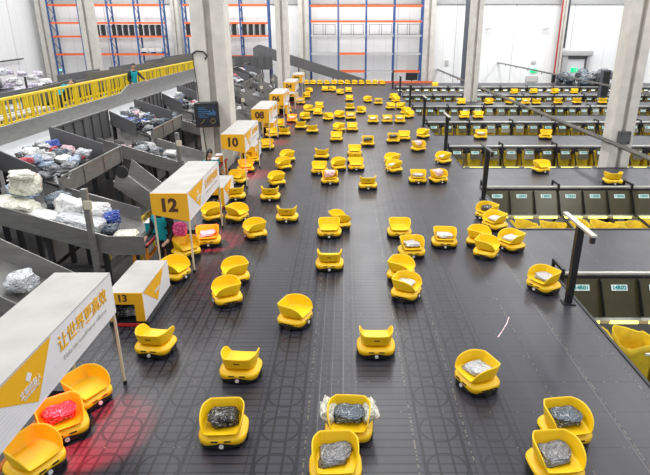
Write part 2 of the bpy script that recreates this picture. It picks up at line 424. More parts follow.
# parked line at the far end of the deck
for i, x in enumerate((306.5, 313, 320, 327, 334, 340.8, 347.6, 354.6, 361.6, 368.5, 375, 382.3)): robot('park', x, 85, rnd.choice((80, 95, 100)))
L = [  # lane, x, y, yaw, load
 # queue along the left edge beside the canopies
 ('queue', 40, 481, 62, None), ('queue', 67, 444, 35, 'red'), ('queue', 90, 410, 62, None), ('queue', 158, 357, 172, None), ('queue', 176, 282, 70, None), ('queue', 187, 259, 45, None),
 ('queue', 209, 247, 12, 'white'), ('queue', 213, 222, -60, None), ('queue', 237.5, 222.5, 65, None), ('queue', 236, 201, 190, None),
 ('queue', 239, 184.5, -20, None), ('queue', 246, 173, 20, None), ('queue', 251.5, 164, 30, None), ('queue', 267.5, 150, 10, None), ('queue', 272, 138, 30, None),
 ('queue', 279, 128, 15, None), ('queue', 286.5, 113, 30, None), ('queue', 292.4, 122.8, 0, 'white'), ('queue', 301, 104.5, 0, 'white'), ('queue', 306, 98.5, 40, None), ('queue', 309, 93.5, 60, None),
 # left aisle
 ('left', 226, 447, 3, 'black'), ('left', 242.4, 382, 176, None), ('left', 228, 306, -65, None), ('left', 236.3, 284, -65, None), ('left', 295.5, 328, 68, None),
 ('left', 255.6, 239.5, -60, None), ('left', 270.6, 201.5, 182, None), ('left', 287.4, 223, 180, None), ('left', 277, 186.5, -62, None), ('left', 283.8, 170.5, -60, None),
 ('left', 287.7, 162.5, -60, None), ('left', 284.4, 136.3, 180, None), ('left', 301, 129.5, 182, None), ('left', 312.4, 133.5, 180, None), ('left', 305.2, 120.5, -55, None),
 ('left', 308.6, 112.3, -50, None), ('left', 317.8, 115.7, 0, None), ('left', 319.4, 109, 0, None), ('left', 328, 121, 50, None), ('left', 325.2, 91.8, 0, None), ('left', 332.4, 91.8, 60, None),
 # middle aisle
 ('mid', 335.6, 486, 2, 'grey'), ('mid', 349, 444, -4, 'slate'), ('mid', 375.5, 358, 180, None), ('mid', 329.7, 271.5, 180, None), ('mid', 329.4, 238.5, 0, None), ('mid', 339.5, 230, 110, None),
 ('mid', 367.7, 190, 182, None), ('mid', 330, 185, 3, 'pink'), ('mid', 319.7, 175, -3, None), ('mid', 338.5, 171, -75, None), ('mid', 321.8, 159.8, 170, None),
 ('mid', 356.2, 171, 0, None), ('mid', 355, 163.5, 180, None), ('mid', 354.6, 156.5, 0, None), ('mid', 367.7, 146.7, 0, 'black'), ('mid', 336.5, 142, 0, None), ('mid', 339.2, 132.2, -50, None),
 ('mid', 352.2, 131.8, 0, None), ('mid', 350.7, 120.2, 0, 'white'), ('mid', 350, 110, 180, None), ('mid', 349.3, 101.5, 0, None), ('mid', 348.5, 93, 0, None),
 ('mid', 339.8, 118.8, -45, None), ('mid', 340.4, 94.8, -40, None), ('mid', 361, 114, 60, None), ('mid', 367.8, 102.7, -60, None), ('mid', 373, 123.7, 0, 'white'), ('mid', 378.3, 105, 0, 'brown'),
 # right aisle
 ('right', 475.4, 393, -68, 'silver'), ('right', 561, 447, 8, 'slate'), ('right', 551, 485, 5, 'grey'), ('right', 405.8, 301, 65, 'ivory'), ('right', 400.5, 282, 68, None),
 ('right', 411, 258.5, 5, 'silver'), ('right', 399, 238.5, 0, None), ('right', 443.7, 248.7, -3, 'white'), ('right', 542.2, 293.5, -60, 'silver'), ('right', 510.2, 252, -62, 'white'),
 ('right', 485.5, 259, 60, None), ('right', 477.8, 247.5, 60, None), ('right', 494, 231, -60, 'white'), ('right', 486.6, 221, -60, 'black'),
 ('right', 437.7, 184, 25, 'pink'), ('right', 417.4, 184.3, 0, 'silver'), ('right', 443, 164.5, -60, 'white'), ('right', 418, 152, 30, 'pink'), ('right', 393.8, 173.5, -62, 'white'),
 ('right', 392.3, 166, -60, None), ('right', 393, 143.5, 0, 'black'), ('right', 403.8, 141, 0, None), ('right', 423, 138.8, -50, None), ('right', 387, 123.4, 0, 'white'), ('right', 399.8, 123.6, 0, 'silver'),
 ('right', 408.4, 118.5, 40, None), ('right', 405.5, 115, 40, None), ('right', 390.3, 109.7, 20, None), ('right', 401, 109.7, -40, None), ('right', 395.6, 102.7, 30, None), ('right', 393.2, 99.7, 30, None),
 # branch decks between the pits
 ('branch', 611.5, 187, 176, None), ('branch', 540, 173.5, 20, None), ('branch', 480.3, 139.7, 0, 'white'), ('branch', 545, 139.7, -15, None), ('branch', 464, 119.2, 0, None),
 ('branch', 478, 119.2, 0, None), ('branch', 461, 105, 0, None), ('branch', 488.5, 105, 10, None), ('branch', 509.5, 104.5, 40, None), ('branch', 525, 105, 0, 'white'), ('branch', 536, 105, 180, None),
 ('branch', 557.5, 104.5, 180, None), ('branch', 576.4, 104.3, 180, None), ('branch', 602, 104.3, 180, None), ('branch', 513.8, 94.5, 10, None), ('branch', 533.2, 94.3, 0, None), ('branch', 554.3, 94.3, 20, None),
 ('branch', 573.6, 94.3, 0, None), ('branch', 434.8, 89, 0, None)]
for a in L: robot(*a)
# keep branch robots on their decks
for o, lane, p, yaw, load in robots:
    if lane == 'branch':
        for k in range(7):
            lo = FK[k]+.45; hi = (NK[k+1] if k < 6 else 46.6)-.4
            if FK[k]-1.9 < p.y < (NK[k+1]+1.4 if k < 6 else 48):
                ny = min(max(p.y, lo), hi); o.location = (p.x*(ny*.936+1.4)/(p.y*.936+1.4), ny, 0); p.x = o.location.x; p.y = ny; break
# separate robots that would interpenetrate (keeps the farther one, slides it back a little)
for it in range(12):
    for i in range(len(robots)):
        for j in range(i):
            a, b = robots[i][2], robots[j][2]; d = Vector((a.x-b.x, a.y-b.y)); dm = .52
            if d.length < dm:
                q, far = (a, i) if a.y > b.y else (b, j)
                s = (dm-d.length)*.6; q.x *= (q.y+s)/q.y; q.y += s
for o, lane, p, yaw, load in robots: o.location = (p.x, p.y, 0)

def facing(y):
    y = (y+180) % 360-180
    return 'facing camera' if abs(y) < 30 else 'seen from behind' if abs(y) > 150 else 'turned right' if y > 0 else 'turned left'
LOADN = {'black': 'black parcel', 'grey': 'grey parcel', 'slate': 'dark parcel', 'white': 'white parcel', 'silver': 'silvery parcel', 'pink': 'pink parcel',
         'red': 'parcel lit red', 'brown': 'brown parcel', 'ivory': 'cream parcel'}
STY = [3.22, 8.86, 14.45, 19.4, 24.3, 30.0, 35.2]
EVEN = ['14', '12', '10', '08', '06', '04', '02']; ODDN = [None, '13', '11', '09', '07', '05', '03']
NUM = ['14R', '12R', '10R', '08R', '06R', '04R', '02R']
LANE = {'queue': 'canopy queue', 'left': 'left aisle', 'mid': 'middle aisle', 'right': 'right aisle'}
def band(lane, p):
    if lane == 'park': return 'park', ''
    if lane == 'branch':
        k = max(i for i in range(7) if FK[i] < p.y+.1); return lane, NUM[k]
    k = max([i for i in range(7) if STY[i] < p.y+.4] or [0]); return lane, EVEN[k]
byl = {}
for r in robots: byl.setdefault(band(r[1], r[2]), []).append(r)
robot_label = {}
def sided(i, n):
    L_ = ['leftmost', 'second from left', 'third from left', 'fourth from left', 'fifth from left', 'sixth from left']
    R_ = ['rightmost', 'second from right', 'third from right', 'fourth from right', 'fifth from right', 'sixth from right']
    return 'only one' if n == 1 else L_[i] if i < (n+1)//2 else R_[n-1-i]
for (lane, num), rs in byl.items():
    if lane in ('park', 'branch'): rs.sort(key=lambda r: r[2].x)
    else: rs.sort(key=lambda r: r[2].y)
    n = len(rs)
    for i, r in enumerate(rs):
        ld = 'with '+LOADN[r[4]] if r[4] else 'without load'
        if lane == 'park': lb = 'small yellow robot parked at the far deck edge, %s in the line' % sided(i, n); pos = ''
        elif lane == 'branch': pos = '%s on the deck behind the %s chutes' % (sided(i, n), num)
        else: pos = '%s in %s by %s canopy' % ('only one' if n == 1 else ORD[i] if i < n-1 else 'farthest', LANE[lane], num)
        if lane != 'park': lb = 'yellow robot %s, %s%s' % (ld, facing(r[3])+', ' if lane != 'branch' else '', pos)
        r[0]['label'] = lb; robot_label[r[0].name] = pos

# ------------------------------------------------------------------ parcels
_pc = {}
def parcel_mesh(shape, col, var):
    k = (shape, col, var)
    if k in _pc: return _pc[k]
    bm = bmesh.new()
    bmesh.ops.create_icosphere(bm, subdivisions=3, radius=.5)
    rr = random.Random(var*31+7); off = Vector((rr.random()*20, rr.random()*20, rr.random()*20))
    e = {'bag': .5, 'box': .25, 'roll': .6, 'flat': .4}[shape]
    for v in bm.verts:
        c = v.co/.5
        s = Vector([math.copysign(abs(q)**e, q) for q in c])
        q = s*.5
        n1 = noise.noise(q*2.6+off); n2 = noise.noise(q*5+off*2); n3 = abs(noise.noise(q*8+off))
        amp = 1+(.34*n1+.22*n2-.16*n3)*(0.4 if shape == 'box' else .45 if shape == 'roll' else 1)
        v.co = Vector((q.x*amp, q.y*amp, q.z*amp))
    zmin = min(v.co.z for v in bm.verts)
    for v in bm.verts: v.co.z -= zmin
    me = bpy.data.meshes.new('parcel'); bm.to_mesh(me); bm.free(); me.materials.append(MT['p_'+col]); 
    for p_ in me.polygons: p_.use_smooth = True
    _pc[k] = me; return me
def parcel(loc, size, col, label, group, shape='bag', rot=None, cat='parcel', name='parcel'):
    o = link(name, parcel_mesh(shape, col, rnd.randrange(4)), None, None, loc)
    o.scale = size; o.rotation_euler = rot or (rnd.uniform(-.2, .2), rnd.uniform(-.2, .2), rnd.uniform(0, 6.28))
    return tag(o, label, cat, group)
for o, lane, p, yaw, load in robots:
    if not load: continue
    lb = 'on the yellow robot '+robot_label[o.name]
    sh = {'black': 'bag', 'grey': 'flat', 'slate': 'bag', 'white': 'flat', 'silver': 'flat', 'pink': 'bag', 'red': 'bag', 'brown': 'box', 'ivory': 'flat'}[load]
    col = {'red': 'red'}.get(load, load)  # red wrap puts the scanner's red light into the parcel colour
    hh = .07 if sh == 'flat' else .11
    if load in ('pink',): hh = .17
    fw = Vector((math.sin(R(yaw)), -math.cos(R(yaw)), 0))
    parcel(p+Vector((0, 0, .186))-fw*.02, (.30, .27, hh), col, LOADN[load]+' '+lb, 'parcels riding on robots', sh, (0, 0, R(yaw)))
    if load == 'slate' and lane == 'mid':
        for s in (-1, 1):
            parcel(p+Vector((s*.15, .05, .2)), (.1, .3, .17), 'ivory', ('left' if s < 0 else 'right')+' cream wrapping beside the dark parcel on the second robot in middle aisle', 'parcels riding on robots', 'flat', (0, s*.8, 0))

# ------------------------------------------------------------------ canopies and odd boxes along the left edge
X0, X1 = -3.26, -2.64
def canopy(Y0, num, full):
    ln = 2.42
    t = thing('station_canopy', 'long white canopy with yellow front and orange slogan, nearest on the left' if full else
              'white canopy whose yellow front reads %s, on thin cream poles' % num, 'canopy', (0, Y0, 0), 0, 'station canopies with yellow number fronts')
    zt, zb = 1.46, .96
    mb = MB(); mb.box(X0, X1, 0, ln, zt-.015, zt); kid('roof_panel', mb.mesh('roof_panel', MT['canopy_top']), t)
    mb = MB(); mb.box(X1-.014, X1, .016, ln-.016, zb, zt-.016)
    sp = kid('side_panel', mb.mesh('side_panel', MT['white']), t)
    mb = MB(); mb.box(X0, X0+.014, .016, ln-.016, zb+.13, zt-.016); kid('side_panel', mb.mesh('side_panel', MT['white']), t)
    mb = MB(); mb.sheet([(X0, ln, zb+.13), (X1, ln, zb), (X1, ln, zt-.016), (X0, ln, zt-.016)], .015); kid('end_panel', mb.mesh('end_panel', MT['white']), t)
    mb = MB(); mb.sheet([(X0, -.002, zb+.13), (X1, -.002, zb), (X1, -.002, zt), (X0, -.002, zt)], .015)
    fp = kid('front_panel', mb.mesh('front_panel', MT['sign_yellow']), t, 'yellow number panel')
    me = text_mesh(num, .31, .014); me.materials.append(MT['ink'])
    o = kid('number', me, fp); o.location = ((X0+X1)/2-.02, -.02, zt-.215); o.rotation_euler = (R(90), 0, 0)
    mb = MB(); e = X1+.003
    mb.add([(e, .03, zt-.018), (e, 1.08, zt-.018), (e, .72, zb+.05)], [(0, 1, 2)])
    tri = kid('yellow_triangle', mb.mesh('yellow_triangle', MT['sign_yellow']), sp)
    def side_text(s, size, y, z, m, bold=0.):
        me = text_mesh(s, size, bold); me.materials.append(m)
        o = kid('lettering', me, sp); o.location = (X1+.006, y, z); o.rotation_euler = (R(90), 0, R(90)); return o
    mb = MB(); e = X1+.005
    mb.add([(e, .66, zt-.11), (e, .71, zt-.16), (e, .66, zt-.21), (e, .61, zt-.16)], [(0, 1, 2, 3)])
    kid('diamond_logo', mb.mesh('diamond_logo', MT['white']), sp)
    side_text('立镖机器人', .065, .66, zt-.255, MT['white'], .001); side_text('LIBIAO ROBOTICS', .03, .66, zt-.305, MT['white'])
    side_text('让世界更高效', .18, 1.70, zt-.185, MT['sign_yellow'], .002)
    side_text('Make the world more efficient', .078, 1.70, zt-.335, MT['ink_grey'])
    # faint contour lines on the lower side
    mb = MB()
    for k in range(7):
        pts = []
        for i in range(26):
            y = .1+i*(1.5/25); z = zb+.05+.035*k+.05*math.sin(y*3+k*.25)-.05*y+.02
            z = min(z, zt-.02)
            if z > zb+.03 and not (z > zb+.05+(.4/.69)*abs(0) and False): pts.append((X1+.002, y, z))
        for a, b in zip(pts, pts[1:]): mb.bar(a, b, .001, .004)
    kid('contour_lines', mb.mesh('contour_lines', MT['ink_grey']), sp)
    for x in (X0+.02, X1-.02):
        for y in (.03, ln-.03):
            b0 = -.65 if x < -3 and y < 1 else 0; mb = MB(); mb.tube((x, y, b0+.03), (x, y, zb+.2), .018, n=8); mb.m = 1; mb.tube((x, y, b0), (x, y, b0+.05), .024, n=8)
            kid('leg', mb.mesh('leg', [MT['cream'], MT['black']]), t)
    # scanner bar under the roof
    mb = MB(); mb.box(X0+.1, X1-.1, 1.4, 1.52, 1.33, 1.42); o = kid('scanner', mb.mesh('scanner', MT['black']), t)
    mb = MB(); mb.box(X0+.2, X1-.2, 1.42, 1.5, 1.322, 1.332); kid('scanner_lens', mb.mesh('scanner_lens', MT['red_lens']), o)
    return t
def odd_box(Y0, num):
    t = thing('induction_cabinet', 'low white cabinet with yellow front reading %s and a dark opening' % num, 'cabinet', (0, Y0, 0), 0, 'low white cabinets between the canopies')
    x0, x1, ln, zt = -3.38, -2.88, 1.18, .52
    mb = MB(); mb.box(x0, x1, 0, ln, zt-.015, zt); kid('top_panel', mb.mesh('top_panel', MT['canopy_top']), t)
    mb = MB(); mb.box(x1-.015, x1, 0, ln, .07, zt-.016); sp = kid('side_panel', mb.mesh('side_panel', MT['white']), t)
    mb = MB(); mb.box(x0, x0+.015, 0, ln, .07, zt-.016); kid('side_panel', mb.mesh('side_panel', MT['white']), t)
    mb = MB(); e = x1+.003; mb.add([(e, .03, zt-.02), (e, .66, zt-.004), (e, .95, zt-.004), (e, .55, .13)], [(0, 1, 3), (1, 2, 3)]); kid('yellow_triangle', mb.mesh('yellow_triangle', MT['sign_yellow']), sp)
    for s, size, z in (('立镖机器人', .05, .30), ):
        me = text_mesh(s, size, .001); me.materials.append(MT['white']); o = kid('lettering', me, sp); o.location = (x1+.006, .58, z); o.rotation_euler = (R(90), 0, R(90))
    mb = MB(); mb.box(x0, x1, -.015, 0, .34, zt); mb.box(x0, x0+.07, -.015, 0, .07, .34); mb.box(x1-.13, x1, -.015, 0, .07, .34)
    fp = kid('front_panel', mb.mesh('front_panel', MT['sign_yellow']), t, 'yellow front panel')
    me = text_mesh(num, .15, .005); me.materials.append(MT['ink']); o = kid('number', me, fp); o.location = ((x0+x1)/2-.04, -.018, .435); o.rotation_euler = (R(90), 0, 0)
    mb = MB(); mb.box(x0-.02, x1+.05, -.03, ln+.05, 0, .06); kid('base_frame', mb.mesh('base_frame', MT['black_metal']), t)
    mb = MB(); mb.box(x0+.02, x1-.02, .3, ln-.02, .065, .33); kid('inner_chute', mb.mesh('inner_chute', MT['black']), t)
    mb = MB(); mb.box(x0+.08, x1-.02, -.06, -.03, .01, .045); kid('kick_strip', mb.mesh('kick_strip', MT['red']), t)
    if num in ('13', '11', '09'):
        for q, c in enumerate(('black', 'grey', 'white')):
            parcel((-3.28+.12*q, Y0+.12+.03*q, .062), (.16, .17, .2-.04*q), c, c+' wrapped parcel inside the opening of the %s cabinet' % num, 'parcels in the cabinet openings')
    return t
for y, e in zip(STY, EVEN): canopy(y, e, e == '14')
for y, n in zip(STY[1:], ODDN[1:]): odd_box(y-1.83, n)

# worker tables behind the canopies
def work_table(Y0, num):
    t = thing('induction_table', 'red edged work table with orange frame behind the %s canopy' % num, 'table', (-3.72, Y0, -.65), 0, 'work tables behind the canopies')
    mb = MB(); mb.box(-.22, .1, .5, 2.2, .92, .96); kid('tabletop', mb.mesh('tabletop', MT['black_metal']), t)
    mb = MB(); mb.bar((.1, .5, .97), (.1, 2.2, .97), .035); kid('red_rim', mb.mesh('red_rim', MT['red']), t)
    for x in (-.18, .06):
        for y in (.54, 2.16):
            mb = MB(); mb.box(x-.025, x+.025, y-.025, y+.025, 0, .92); kid('leg', mb.mesh('leg', MT['orange']), t)
    for z in (.3, .7):
        mb = MB(); mb.bar((.06, .54, z), (.06, 2.16, z), .05); kid('brace', mb.mesh('brace', MT['orange']), t)
    for q in range(2):
        c = ('teal', 'orange')[q]
        o = thing('storage_carton', '%s carton on the work table behind the %s canopy' % (c, num), 'box', (-3.72, Y0+1.35+.55*q, .31), 0, '%s cartons under the canopies' % c)
        mb = MB(); mb.box(-.16, .04, -.15, .15, 0, .2); kid('carton_body', mb.mesh('carton_body', MT[c], bevel=.006), o)
        mb = MB(); mb.box(-.165, .045, -.155, .155, .2, .215); kid('lid', mb.mesh('lid', MT['white']), o)
for y, e in zip(STY, EVEN): work_table(y, e)

# ------------------------------------------------------------------ left hand conveyor, slides and chutes
t = thing('belt_conveyor', 'long grey belt conveyor running beside the yellow railing', 'conveyor')
mb = MB(); mb.box(-8.0, -7.0, 6, 42, 1.42, 1.5); kid('belt', mb.mesh('belt', MT['belt']), t)
mb = MB(); mb.box(-8.06, -8.0, 6, 20.2, 1.2, 1.9)
mb.sheet([(-8.06, 20.2, 1.2), (-8.06, 42, 1.2), (-8.06, 42, 2.12), (-8.06, 21.0, 2.12), (-8.06, 20.2, 1.9)], .06)
kid('far_side_wall', mb.mesh('far_side_wall', MT['steel']), t)
def ribs(mb, x, y0, y1, z0, z1, n, d=.04):
    for i in range(n+1):
        y = y0+(y1-y0)*i/n; mb.box(x, x+d, y-.02, y+.02, z0, z1)
SEG = [(-3, 1.2)]+[(a+4.2, b+1.9) for a, b in zip(STY, STY[1:]+[40])]
for i, (a, b) in enumerate(SEG):
    if b < 6: continue
    a = max(a, 6)
    mb = MB(); mb.box(-7.0, -6.95, a, b, 1.05, 1.86); ribs(mb, -6.95, a+.05, b-.05, 1.05, 1.86, 6); mb.box(-6.95, -6.9, a, b, 1.82, 1.86)
    kid('near_side_wall', mb.mesh('near_side_wall', MT['steel_dark']), t)
for k in range(13):
    for x in (-7.95, -7.05):
        mb = MB(); mb.box(x-.05, x+.05, 6.3+k*2.9, 6.4+k*2.9, -.65, 1.42); kid('leg', mb.mesh('leg', MT['frame_dark']), t)
COLS_A = ['black', 'slate', 'grey', 'white', 'silver', 'paleblue', 'red', 'pink', 'blue', 'slate', 'silver', 'white']
def heap(x0, x1, y0, y1, zf, n, cols, where, group, s=(.26, .4)):
    for i in range(n):
        x = rnd.uniform(x0, x1); y = rnd.uniform(y0, y1); k = rnd.uniform(*s); c = cols[i % len(cols)]
        parcel((x, y, zf(x, y)+rnd.uniform(0, .12)), (k, k*rnd.uniform(.6, .9), k*rnd.uniform(.35, .6)), c, '%s wrapped parcel heaped %s' % ({'paleblue': 'pale blue'}.get(c, c), where), group)
def station(Y0, num, full=True):
    wh = 'behind the %s canopy' % num
    # upper slide off the belt
    t = thing('upper_slide', 'grey sheet metal slide off the belt conveyor '+wh, 'chute', (0, Y0, 0), 0, 'upper slides off the belt conveyor')
    mb = MB(); mb.sheet([(-6.94, 2.0, 1.45), (-5.75, 2.0, 1.0), (-5.75, 4.15, 1.0), (-6.94, 4.15, 1.45)], -.03); kid('slide_floor', mb.mesh('slide_floor', MT['steel']), t)
    mb = MB(); mb.sheet([(-6.93, 2.0, 1.38), (-6.2, 2.0, 1.05), (-6.2, 2.0, 1.45), (-6.93, 2.0, 1.8)], .04); kid('side_wall', mb.mesh('side_wall', MT['steel_dark']), t)
    mb = MB(); mb.sheet([(-6.93, 4.15, 1.4), (-5.75, 4.15, .95), (-5.75, 4.15, 1.5), (-6.93, 4.15, 1.9)], .04); kid('side_wall', mb.mesh('side_wall', MT['steel_dark']), t)
    mb = MB(); mb.box(-5.75, -5.71, 1.85, 5.0, .86, 1.28); ribs(mb, -5.71, 1.87, 4.98, .86, 1.28, 3, .03); mb.box(-5.75, -5.66, 1.85, 5.0, 1.25, 1.28)
    kid('guard_panel', mb.mesh('guard_panel', MT['steel']), t)
    for x, y in ((-6.9, 2.1), (-5.8, 2.0), (-6.9, 4.1), (-5.8, 4.9)):
        mb = MB(); mb.box(x-.045, x+.045, y-.045, y+.045, -.65, 1.0 if x > -6 else 1.4); kid('leg', mb.mesh('leg', MT['frame_dark']), t)
    # lower chute with end table
    t = thing('parcel_chute', 'sloping steel parcel chute ending at the work table '+wh, 'chute', (0, Y0, 0), 0, 'parcel chutes behind the canopies')
    za, zb = 1.02, .27
    mb = MB(); mb.sheet([(-6.7, .4, za), (-4.25, .4, zb), (-4.25, 2.0, zb), (-6.7, 2.0, za)], -.03); mb.box(-4.25, -3.98, .4, 2.0, zb-.03, zb); kid('chute_floor', mb.mesh('chute_floor', MT['steel']), t)
    mb = MB(); mb.sheet([(-6.7, .4, za-.08), (-4.25, .4, zb-.08), (-4.25, .4, zb+.28), (-6.7, .4, za+.28)], .03)
    mb.m = 0; kid('front_wall', mb.mesh('front_wall', MT['steel']), t)
    mb = MB(); mb.box(-4.25, -3.62, .37, .4, zb-.08, zb+.28); kid('end_plate', mb.mesh('end_plate', MT['steel']), t)
    mb = MB(); mb.sheet([(-6.7, 2.0, za-.05), (-4.25, 2.0, zb-.05), (-4.25, 2.0, zb+.3), (-6.7, 2.0, za+.3)], -.03); kid('back_wall', mb.mesh('back_wall', MT['steel']), t)
    for x in (-6.4, -5.4, -4.4):
        for y in (.5, 1.9):
            z = za+(zb-za)*(x+6.7)/2.45
            mb = MB(); mb.box(x-.04, x+.04, y-.04, y+.04, -.65, z-.02); kid('leg', mb.mesh('leg', MT['frame_dark']), t)
    mb = MB(); mb.bar((-6.4, .5, -.1), (-4.4, .5, -.1), .05); mb.bar((-5.4, .5, -.1), (-5.4, 1.9, -.1), .05); kid('cross_brace', mb.mesh('cross_brace', MT['frame_dark']), t)
    # steep bare chute between stations
    t = None if num == '10' else thing('steep_chute', 'bare steep steel chute between stations, just beyond the %s chute' % num, 'chute', (0, Y0, 0), 0, 'bare steep chutes')
    a = (-4.95, 1.0); b = (-3.98, .28)
    if t:
        mb = MB(); mb.sheet([(a[0], 2.55, a[1]), (b[0], 2.55, b[1]), (b[0], 3.35, b[1]), (a[0], 3.35, a[1])], -.02); kid('chute_floor', mb.mesh('chute_floor', MT['steel']), t)
        for y in (2.55, 3.35):
            mb = MB(); mb.sheet([(a[0], y, a[1]-.12), (b[0], y, b[1]-.12), (b[0]+.1, y, b[1]+.2), (a[0]+.15, y, a[1]+.3)], .02); kid('side_wall', mb.mesh('side_wall', MT['steel']), t)
        for x, z in ((-4.87, .9), (-4.05, .28)):
            for y in (2.6, 3.3):
                mb = MB(); mb.box(x-.035, x+.035, y-.035, y+.035, -.65, z); kid('leg', mb.mesh('leg', MT['frame_dark']), t)
        if num == '12':
            mb = MB(); mb.tube((-4.72, 2.5, 1.2), (-4.72, 2.53, 1.2), .135, n=24); mb.tube((-4.72, 2.47, 1.2), (-4.72, 2.5, 1.2), .04, n=12); kid('drive_wheel', mb.mesh('drive_wheel', MT['black']), t)
    # steel post
    t = thing('steel_post', 'thin bare steel post standing by the chute '+wh, 'post', (-4.5, Y0+.3, -.65), 0, 'steel posts by the chutes')
    mb = MB(); mb.box(-.05, .05, -.04, .04, 0, 2.1); kid('post_shaft', mb.mesh('post_shaft', MT['steel']), t)
    mb = MB(); mb.box(-.1, .1, -.1, .1, 0, .02); kid('foot_plate', mb.mesh('foot_plate', MT['frame_dark']), t)
    mb = MB(); mb.box(-.02, .12, -.07, -.04, 1.75, 1.9); kid('junction_box', mb.mesh('junction_box', MT['cream']), t)
    # yellow step frame below
    t = thing('step_stand', 'yellow tubular step stand under the chutes '+wh, 'step stand', (-4.75, Y0+2.15, -.65), 0, 'yellow step stands')
    for x in (-.35, .35):
        mb = MB()
        mb.bar((x, 0, 0), (x, 0, .85), .05); mb.bar((x, .8, 0), (x, .8, .85), .05); mb.bar((x, 0, .85), (x, .8, .85), .05); mb.bar((x, 0, .2), (x, .8, .85), .05)
        kid('side_frame', mb.mesh('side_frame', MT['rail_yellow']), t)
    for k in range(3):
        mb = MB(); mb.box(-.35, .35, .15+.22*k, .33+.22*k, .22+.2*k, .25+.2*k); kid('tread', mb.mesh('tread', MT['rail_yellow']), t)
    n = {'12': 32, '10': 22, '08': 16}.get(num, 9)
    slide = lambda x, y: 1.0+.46*min(1, max(0, (-5.75-x)/1.23))
    chute = lambda x, y: zb+(za-zb)*min(1, max(0, (-4.25-x)/2.45))
    heap(-6.95, -5.95, Y0+2.2, Y0+3.9, slide, n, COLS_A, 'on the slide '+wh, 'parcels heaped on the slides')
    heap(-6.3, -5.8, Y0+2.0, Y0+2.5, lambda x, y: 1.02+.1, 4, ['black', 'black', 'grey', 'silver'], 'on the slide '+wh, 'parcels heaped on the slides')
    if num == '12': return
    heap(-6.4, -4.3, Y0+.6, Y0+1.8, chute, int(n*.7), ['slate', 'black', 'white', 'grey', 'silver', 'pink', 'black'], 'in the chute '+wh, 'parcels heaped in the chutes')
for y, e in zip(STY[1:], EVEN[1:]): station(y, e)
# the ivory rolls and white bags in the 12 chute
Y0 = 8.86; chz = lambda x: .27+.75*(-4.25-x)/2.45
def one(x, y, dz, size, col, label, shape='bag', rot=None): parcel((x, y, chz(x)+dz), size, col, label, 'soft goods in the 12 chute', shape, rot)
one(-5.95, Y0+1.0, .34, (.5, .5, .42), 'ivory', 'fat ivory rolled bundle lying on top in the 12 chute', 'roll', (0, .2, .2))
one(-5.9, Y0+.9, .66, (.46, .44, .16), 'ivory', 'flat ivory bundle topping the fat roll in the 12 chute', 'flat', (0, .15, .4))
one(-6.05, Y0+.75, .0, (.75, .6, .3), 'ivory', 'wide ivory sack beneath the fat roll in the 12 chute', 'bag', (0, .25, 0))
one(-5.55, Y0+.72, .02, (.7, .5, .2), 'white', 'flat white sack against the chute wall below the ivory roll', 'bag', (0, .3, .1))
one(-5.3, Y0+1.1, .03, (.5, .6, .42), 'white', 'plump white sack in the middle of the 12 chute', 'bag', (0, .3, .5))
one(-4.95, Y0+1.2, .03, (.55, .6, .38), 'white', 'white sack right of the plump one in the 12 chute', 'bag', (0, .3, 1))
one(-4.95, Y0+.8, .03, (.8, .5, .26), 'silver', 'grey banded bale lying along the 12 chute front', 'box', (0, .3, .1))
one(-4.55, Y0+1.25, .05, (.36, .36, .3), 'blue', 'bright blue bag near the chute end by the 12 canopy', 'bag')
one(-4.45, Y0+.95, .03, (.3, .36, .2), 'slate', 'dark parcel beside the bright blue bag in the 12 chute')
one(-4.12, Y0+.85, .02, (.46, .5, .22), 'ivory', 'tied cream bundle at the chute end beside the person with teal vest', 'roll', (0, 0, .3))
one(-5.6, Y0+1.5, .02, (.5, .4, .3), 'slate', 'slate grey bag at the chute back wall behind the white sacks', 'bag')
one(-6.3, Y0+1.5, .02, (.5, .4, .3), 'paleblue', 'pale blue bag behind the ivory rolls in the 12 chute', 'bag')
# near bare chute at the lower left corner
t = thing('corner_chute', 'bright bare steel chute at the lower left corner behind the nearest canopy', 'chute')
mb = MB(); mb.sheet([(-6.3, 6.9, 1.2), (-4.2, 6.9, .05), (-4.2, 7.9, .05), (-6.3, 7.9, 1.2)], -.02); kid('chute_floor', mb.mesh('chute_floor', MT['steel']), t)
for y in (6.9, 7.9):
    mb = MB(); mb.sheet([(-6.3, y, 1.1), (-4.2, y, -.05), (-4.2, y, .2 if y < 7 else .42), (-6.3, y, 1.35 if y < 7 else 1.57)], .02); kid('side_wall', mb.mesh('side_wall', MT['steel']), t)
for x, z in ((-6.1, 1.05), (-4.3, .05)):
    for y in (6.95, 7.85):
        mb = MB(); mb.box(x-.04, x+.04, y-.04, y+.04, -.65, z); kid('leg', mb.mesh('leg', MT['frame_dark']), t)
parcel((-4.75, 7.35, .38), (.4, .4, .28), 'silver', 'crumpled clear plastic bag in the bare corner chute', 'loose plastic bags')

# walkway, railing, second conveyor
mb = MB(); mb.box(-9.9, -8.1, 8, 42, 1.0, 1.08); w = mb.build('walkway', MT['steel_dark']); w['kind'] = 'structure'
def railing(x, y0, y1, z0, h, label, step=1.3, y_bal=.26):
    t = thing('safety_railing', label, 'railing', (x, y0, z0)); ln = y1-y0
    n = int(ln/step)
    for i in range(n+1):
        mb = MB(); mb.box(-.035, .035, ln*i/n-.035, ln*i/n+.035, 0, h); kid('post', mb.mesh('post', MT['rail_yellow']), t)
    for z, s in ((h, .06), (h*.52, .06), (.1, .07)):
        mb = MB(); mb.bar((0, 0, z), (0, ln, z), s); kid('rail', mb.mesh('rail', MT['rail_yellow']), t)
    mb = MB(); k = int(ln/y_bal)
    for i in range(k): mb.box(-.018, .018, ln*i/k-.02, ln*i/k+.02, .1, h)
    kid('balusters', mb.mesh('balusters', MT['rail_yellow']), t)
    return t
